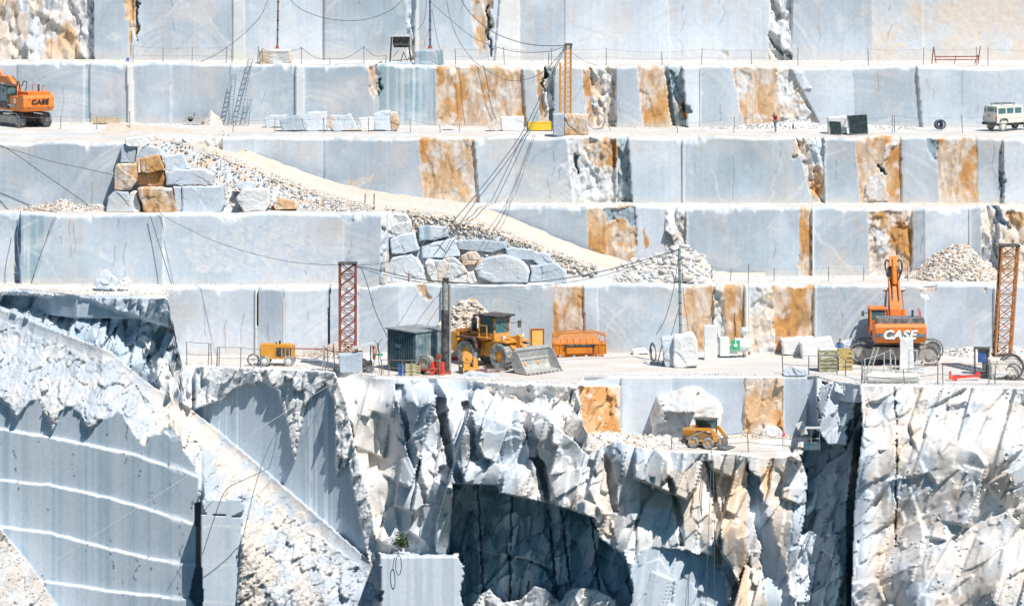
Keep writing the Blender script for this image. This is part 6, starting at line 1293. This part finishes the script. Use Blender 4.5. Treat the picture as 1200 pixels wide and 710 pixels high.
fence([(447, 315.9, 1.5), (463, 315.7, 1.2), (479, 315.7, 1.0)], Z1, 'three rusty posts at the foot of the fallen blocks', rows=(.3,), m=RUS, r=.03)
for (u_, v_, Y_, hh), lb in (((427.5, 242, 319.3, 1.05), 'left one of two road marker posts on the haul road'), ((438, 245, 318.9, 1.25), 'right one of two road marker posts on the haul road')):
    pole('marker_post', at(u_, v_, Y_), at(u_+.6, v_-hh*14.2, Y_), .05, POS, lb, 'post')
# railings on the working platform rim
def rail(posts, Z, label, h=1.15, m=POS): return fence(posts, Z, label, h=h, rows=(1.0, .5), m=m, r=.045, wr=.028, name='railing', cat='railing')
rail([(219, 306.2, 1.95), (244, 305.6, 1.9), (248, 305.6, 1.9)], 0, 'tall steel railing nearest the overhang on the left rim')
rail([(254, 305.2, 1.6), (256.5, 304.9, 1.7), (282, 304.6, 1.7), (306, 304.9, 1.5)], 0, 'steel railing with splayed posts left of the yellow compressor')
rail([(447, 300.6, 1.2), (456, 300.4, 1.25), (471, 300.2, 1.25), (483, 300.2, 1.25), (500, 300.2, 1.2), (515, 300.2, 1.2)], 0, 'rusty brown railing in front of the teal shed', m=mat('brown_rail', (.22, .13, .09), .7, dirt=.3))
rail([(917.5, 301.2, 1.6), (947.5, 300.9, 1.5), (981, 300.6, 1.6), (991, 300.0, 1.3), (1011, 297.6, 1.9)], 0, 'steel railing before the white slabs on the rim')
rail([(1013, 296.6, 1.8), (1036, 299.5, 1.9), (1044, 299.3, 2.2), (1050, 299.3, 1.6)], 0, 'leaning steel posts in front of the excavator track', m=TARP)
rail([(1009.5, 295.6, 1.1), (1060, 295.4, 1.15), (1099, 295.3, 1.6), (1105, 295.2, 1.55), (1159, 295.2, 1.6), (1166, 295.2, 1.6), (1215, 295.2, 1.6)], 0, 'long thin railing along the right rim around the red beam')
rail([(787, 293.5, .9), (877, 292.2, 1.5), (934, 292.4, .9)], -4.72, 'single-wire railing on the edge of the lower level')

# ================================================================ people
def person(loc, rz, label, shirt, trousers, head, pose, hat=True):
    root = empty('person', loc, rz, label, 'person')
    def skinned(nm, pts, edges, rad, m, sub=2):
        me = bpy.data.meshes.new(nm); me.from_pydata([Vector(p) for p in pts], edges, []); o = bpy.data.objects.new(nm, me); col.objects.link(o); o.parent = root; me.materials.append(m)
        sk = o.modifiers.new('skin', 'SKIN'); me.skin_vertices or me.attributes
        for i, r_ in enumerate(rad): me.skin_vertices[0].data[i].radius = (r_, r_)
        me.skin_vertices[0].data[0].use_root = True
        s_ = o.modifiers.new('smooth', 'SUBSURF'); s_.levels = sub; s_.render_levels = sub; return o
    J = pose
    names = [n for n in J if n != 'face']; idx = {n: i for i, n in enumerate(names)}
    E = [('pelvis', 'waist'), ('waist', 'chest'), ('chest', 'neck'), ('neck', 'jaw'), ('jaw', 'skull'), ('pelvis', 'hip_l'), ('hip_l', 'knee_l'), ('knee_l', 'ankle_l'), ('ankle_l', 'toe_l'), ('pelvis', 'hip_r'), ('hip_r', 'knee_r'), ('knee_r', 'ankle_r'), ('ankle_r', 'toe_r'),
         ('chest', 'sho_l'), ('sho_l', 'elb_l'), ('elb_l', 'wri_l'), ('wri_l', 'palm_l'), ('chest', 'sho_r'), ('sho_r', 'elb_r'), ('elb_r', 'wri_r'), ('wri_r', 'palm_r')]
    RAD = dict(pelvis=.125, waist=.115, chest=.14, neck=.055, jaw=.085, skull=.085, hip=.085, knee=.055, ankle=.04, toe=.035, sho=.06, elb=.04, wri=.028, palm=.03)
    pts = [J[n] for n in names]; rad = [RAD[n.split('_')[0]] for n in names]; ed = [(idx[a], idx[b]) for a, b in E]
    for sd_ in 'lr':                        # five fingers on each hand
        w_ = Vector(J['wri_'+sd_]); p = Vector(J['palm_'+sd_]); d = (p-w_).normalized(); a = d.cross(Vector((0, 1, .2))).normalized()
        for k, (of, ln) in enumerate(((-.028, .07), (-.010, .085), (.010, .08), (.026, .062))):
            i0 = len(pts); pts += [p+a*of+d*.03, p+a*of+d*(.03+ln*.55)+Vector((0, .01, 0)), p+a*of+d*(.03+ln)+Vector((0, .03, 0))]; rad += [.009, .009, .007]; ed += [(idx['palm_'+sd_], i0), (i0, i0+1), (i0+1, i0+2)]
        i0 = len(pts); pts += [w_.lerp(p, .6)+a*-.04, p+a*-.06+d*.02]; rad += [.011, .009]; ed += [(idx['palm_'+sd_], i0), (i0, i0+1)]
    sk = Vector(J['skull']); jw = Vector(J['jaw']); fx = Vector(J['face'])if 'face' in J else Vector((1, 0, 0))
    skin_m = mat('skin', (.45, .27, .19), .6, dirt=.0)
    skinned('body', pts, ed, rad, skin_m)
    def sub(nm, keys, edges, r_, m):
        ii = {k: i for i, k in enumerate(keys)}; skinned(nm, [J[k] for k in keys], [(ii[a], ii[b]) for a, b in edges], r_, m)
    sub('shirt', ['chest', 'waist', 'pelvis', 'sho_l', 'elb_l', 'wri_l', 'sho_r', 'elb_r', 'wri_r'], [('chest', 'waist'), ('waist', 'pelvis'), ('chest', 'sho_l'), ('sho_l', 'elb_l'), ('elb_l', 'wri_l'), ('chest', 'sho_r'), ('sho_r', 'elb_r'), ('elb_r', 'wri_r')], [.17, .145, .15, .085, .06, .042, .085, .06, .042], shirt)
    sub('trousers', ['pelvis', 'hip_l', 'knee_l', 'ankle_l', 'hip_r', 'knee_r', 'ankle_r'], [('pelvis', 'hip_l'), ('hip_l', 'knee_l'), ('knee_l', 'ankle_l'), ('pelvis', 'hip_r'), ('hip_r', 'knee_r'), ('knee_r', 'ankle_r')], [.14, .105, .075, .058, .105, .075, .058], trousers)
    for s_ in 'lr': sub('boot', ['ankle_'+s_, 'toe_'+s_], [('ankle_'+s_, 'toe_'+s_)], [.055, .05], BLK)
    q = MB(); c = sk+Vector((0, 0, .05)); q.cyl(c+Vector((0, 0, .02)), c+Vector((0, 0, .10)), .115, .07, n=14); q.cyl(c+Vector((0, 0, .0)), c+Vector((0, 0, .025)), .125, n=14); q.build('helmet' if hat else 'hair', head, root, True)
    q = MB(); fd = Vector(J.get('face', (1, 0, 0))).normalized(); sd2 = fd.cross(Vector((0, 0, 1)))
    nose = MB(); nose.cyl(jw.lerp(sk, .45)+fd*.085, jw.lerp(sk, .25)+fd*.115, .010, .017, n=6); nose.build('nose', skin_m, root)
    for s_ in (-1, 1): e = MB(); c = jw.lerp(sk, .55)+fd*.088+sd2*s_*.032; e.cyl(c, c+fd*.008, .012, n=8); e.build('eye', BLK, root)
    mo = MB(); mo.box(jw-Vector((0, 0, .015))+fd*.082, (.02, .045, .010)); mo.build('mouth', mat('lips', (.35, .12, .10), .6, dirt=0), root)
    return root
stand = dict(pelvis=(0, 0, .93), waist=(.01, 0, 1.10), chest=(.03, 0, 1.34), neck=(.05, 0, 1.50), jaw=(.07, 0, 1.58), skull=(.06, 0, 1.68), hip_l=(0, .10, .88), knee_l=(.05, .11, .49), ankle_l=(-.03, .11, .09), toe_l=(.12, .12, .04), hip_r=(0, -.10, .88), knee_r=(-.02, -.11, .49), ankle_r=(-.12, -.11, .09), toe_r=(.03, -.12, .04),
             sho_l=(.02, .19, 1.41), elb_l=(-.02, .27, 1.14), wri_l=(.14, .25, .98), palm_l=(.20, .24, .95), sho_r=(.02, -.19, 1.41), elb_r=(-.06, -.27, 1.15), wri_r=(.12, -.22, 1.32), palm_r=(.18, -.18, 1.38), face=(1, 0, 0))
person(ground(908.5, 330.6, Z3+.02), R(205), 'man in a red jacket and blue jeans standing on the upper bench', mat('red_jacket', (.40, .02, .03), .8, dirt=.05), mat('blue_jeans', (.10, .20, .33), .9, dirt=.25), mat('pale_cap', (.55, .50, .46), .7), stand)
lean = dict(stand); lean.update(waist=(.06, 0, 1.08), chest=(.20, 0, 1.28), neck=(.29, 0, 1.41), jaw=(.34, 0, 1.46), skull=(.36, 0, 1.56), sho_l=(.20, .20, 1.34), elb_l=(.22, .31, 1.08), wri_l=(.36, .22, .94), palm_l=(.42, .18, .92), sho_r=(.20, -.20, 1.34), elb_r=(.22, -.31, 1.08), wri_r=(.36, -.22, .94), palm_r=(.42, -.18, .92))
person(ground(983, 310.4, .02), R(-80), 'man in a bright blue shirt leaning forward behind the mesh baskets', mat('bright_blue_shirt', (.04, .22, .60), .8, dirt=.03), mat('dark_trousers', (.08, .09, .12), .9), mat('dark_hair', (.02, .02, .02), .9), lean, hat=False)

# ================================================================ cables
cable([(-60, 150, 317), (0, 170, 316.5), (50, 203, 316), (103, 240, 315.6)], 'straight dark cable crossing the left wall of the third bench', .035)
cable([(-60, 166, 317), (0, 172, 316.6), (60, 189, 316.4), (128, 204, 316.2), (140, 210, 316), (157, 224, 315.8)], 'thin cable ending among the stacked blocks at the upper left', .028)
cable([(176, 253, 314.6), (186, 285, 314.3), (201, 333, 313.6)], 'short dark cable hanging straight down the lower left wall', .035)
cable([(186, 247, 314.8), (196, 256, 314.4), (250, 282, 311), (300, 298, 308), (350, 308, 306), (400, 311, 304.8)], 'long slack cable from the stacked blocks to the rusty red tower', .022)
cable([(418, 312, 304.4), (440, 316, 304), (480, 325, 303), (521, 330, 301.7), (570, 333, 303), (640, 329, 305), (700, 319, 306), (760, 303, 307), (796, 292, 307.2)], 'upper heavy cable strung from the red tower to the cable mast', .04)
cable([(418, 313, 304.3), (450, 322, 303.8), (490, 330, 302.8), (521, 333, 301.6), (580, 337, 303), (650, 333, 305), (710, 322, 306), (765, 304, 307), (796, 293, 307)], 'lower thin cable strung from the red tower to the cable mast', .025)
cable([(423, 313, 304.2), (430, 332, 304), (440, 365, 303.6), (455, 397, 303)], 'dark cable dropping from the red tower onto the teal shed', .035)
cable([(418, 311, 304.6), (450, 308, 306), (485, 296, 309), (520, 276, 313), (540, 262, 317)], 'thin cable rising from the red tower over the fallen blocks', .022)
cable([(524, 335, 301.8), (500, 362, 308), (478, 394, 314)], 'thin guy wire running down left from the standing pipe', .018)
cable([(524, 345, 301.8), (506, 372, 308), (490, 396, 314)], 'second thin guy wire below the first on the standing pipe', .018)
for du, lb in ((0, 'left one of two taut cables running down from the amber mast'), (5, 'right one of two taut cables running down from the amber mast')): cable([(661+du*.3, 56, 333), (640+du*.6, 99, 327.5), (614+du, 152, 324), (585+du*1.1, 194, 320.5), (548+du*1.4, 240, 316.4), (519+du*2, 272+du, 315)], lb, .038)
for du, lb in ((0, 'left one of two faint cables hanging from the yellow box'), (5, 'right one of two faint cables hanging from the yellow box')): cable([(625+du*.4, 158, 324.9), (614+du*.6, 190, 322.5), (600+du, 225, 319.5), (586+du, 250, 316.6), (568+du*1.3, 275, 315.4)], lb, .022)
cable([(528, -30, 341), (545, 8, 340), (575, 36, 338), (610, 50, 335.5), (640, 54, 334), (661, 53.5, 333.2)], 'uppermost of three slack cables reaching the amber mast', .035)
cable([(507, 5, 341.7), (522, 18, 341), (556, 45, 339), (600, 60, 336), (640, 61, 334), (661, 55, 333.2)], 'middle of three slack cables reaching the amber mast', .026)
cable([(518, -30, 341), (530, 30, 340), (552, 68, 338), (580, 88, 336), (605, 95, 335), (636, 85, 334), (661, 58, 333.1)], 'lowest of three slack cables reaching the amber mast', .026)
cable([(670, 62, 333), (685, 72, 335.5), (700, 77, 338)], 'short cable from the amber mast to the top bench', .018)
cable([(322, -40, 342), (342, 2, 341), (372, 19, 340), (408, 24.5, 339.5), (440, 20, 340), (470, 2, 341), (490, -40, 342)], 'deep sagging cable between the two masts of the top bench', .03)
cable([(322, -25, 342.4), (306, 18, 342.6), (280, 45, 343.2), (255, 63, 344), (235, 73, 345)], 'cable sloping down left from the thin brown mast', .024)
cable([(502, -25, 341.8), (498, 20, 341.6), (492, 32, 341.4), (489, 36, 341.4)], 'short cable hanging left of the blue-grey mast', .024)
cable([(506, 10, 341.6), (512, 45, 341), (518, 68, 340.6), (515, 76, 340.4), (506, 72, 340.6)], 'looping cable hanging right of the blue-grey mast', .024)
cable([(503, 35, 341.6), (498, 48, 341.4), (497, 57, 341.2)], 'guy wire on the left of the blue-grey mast foot', .018)
cable([(795, 300, 307.1), (790, 335, 306.9), (780, 372, 306.7), (769, 392, 306.6)], 'slack cable bowing left from the cable mast', .03)
cable([(799, 300, 307.1), (801, 345, 307), (807, 388, 306.8)], 'stay wire on the right side of the cable mast', .022)
cable([(796, 360, 307), (786, 395, 306.4), (776, 430, 305.9)], 'taut stay running down left past the mast plinth', .03)
cable([(428, 431, 300.8), (380, 455, 298.2), (300, 505, 292), (200, 570, 286), (110, 628, 280), (50, 668, 276), (0, 700, 272)], 'very long pale cable crossing in front of the pit walls', .02, mat('pale_wire', (.42, .44, .44), .7))
cable([(352, 444, 299.4), (335, 470, 298.4), (318, 540, 290.8), (311, 550, 289.6), (286, 562, 288.4), (264, 575, 288), (250, 610, 288.3), (237, 650, 288.7)], 'dark cable hanging down over the white ramp to the sawn block', .03)
cable([(833, 517, 290.4), (836, 560, 286.5), (837, 640, 284.5), (838, 740, 284)], 'left one of two cables hanging into the pit below the small loader', .025)
cable([(834, 518, 290.4), (832, 580, 286.5), (828, 680, 284.5), (826, 760, 284)], 'right one of two cables hanging into the pit below the small loader', .02)
cable([(24, 247, 314.7), (20, 275, 314.3), (22, 300, 314.1), (25, 333, 313.6)], 'blue hose hanging down the dark cleft at the far left', .04, mat('blue_hose', (.06, .12, .35), .7))
cable([(1186, 290, 301.6), (1200, 298, 301), (1240, 310, 300)], 'cable leaving the leaning orange tower towards the edge', .025)
cable([(1170, 320, 301.2), (1171, 370, 301), (1169, 412, 300.8)], 'black cable hanging along the leaning orange tower', .05, BLK)
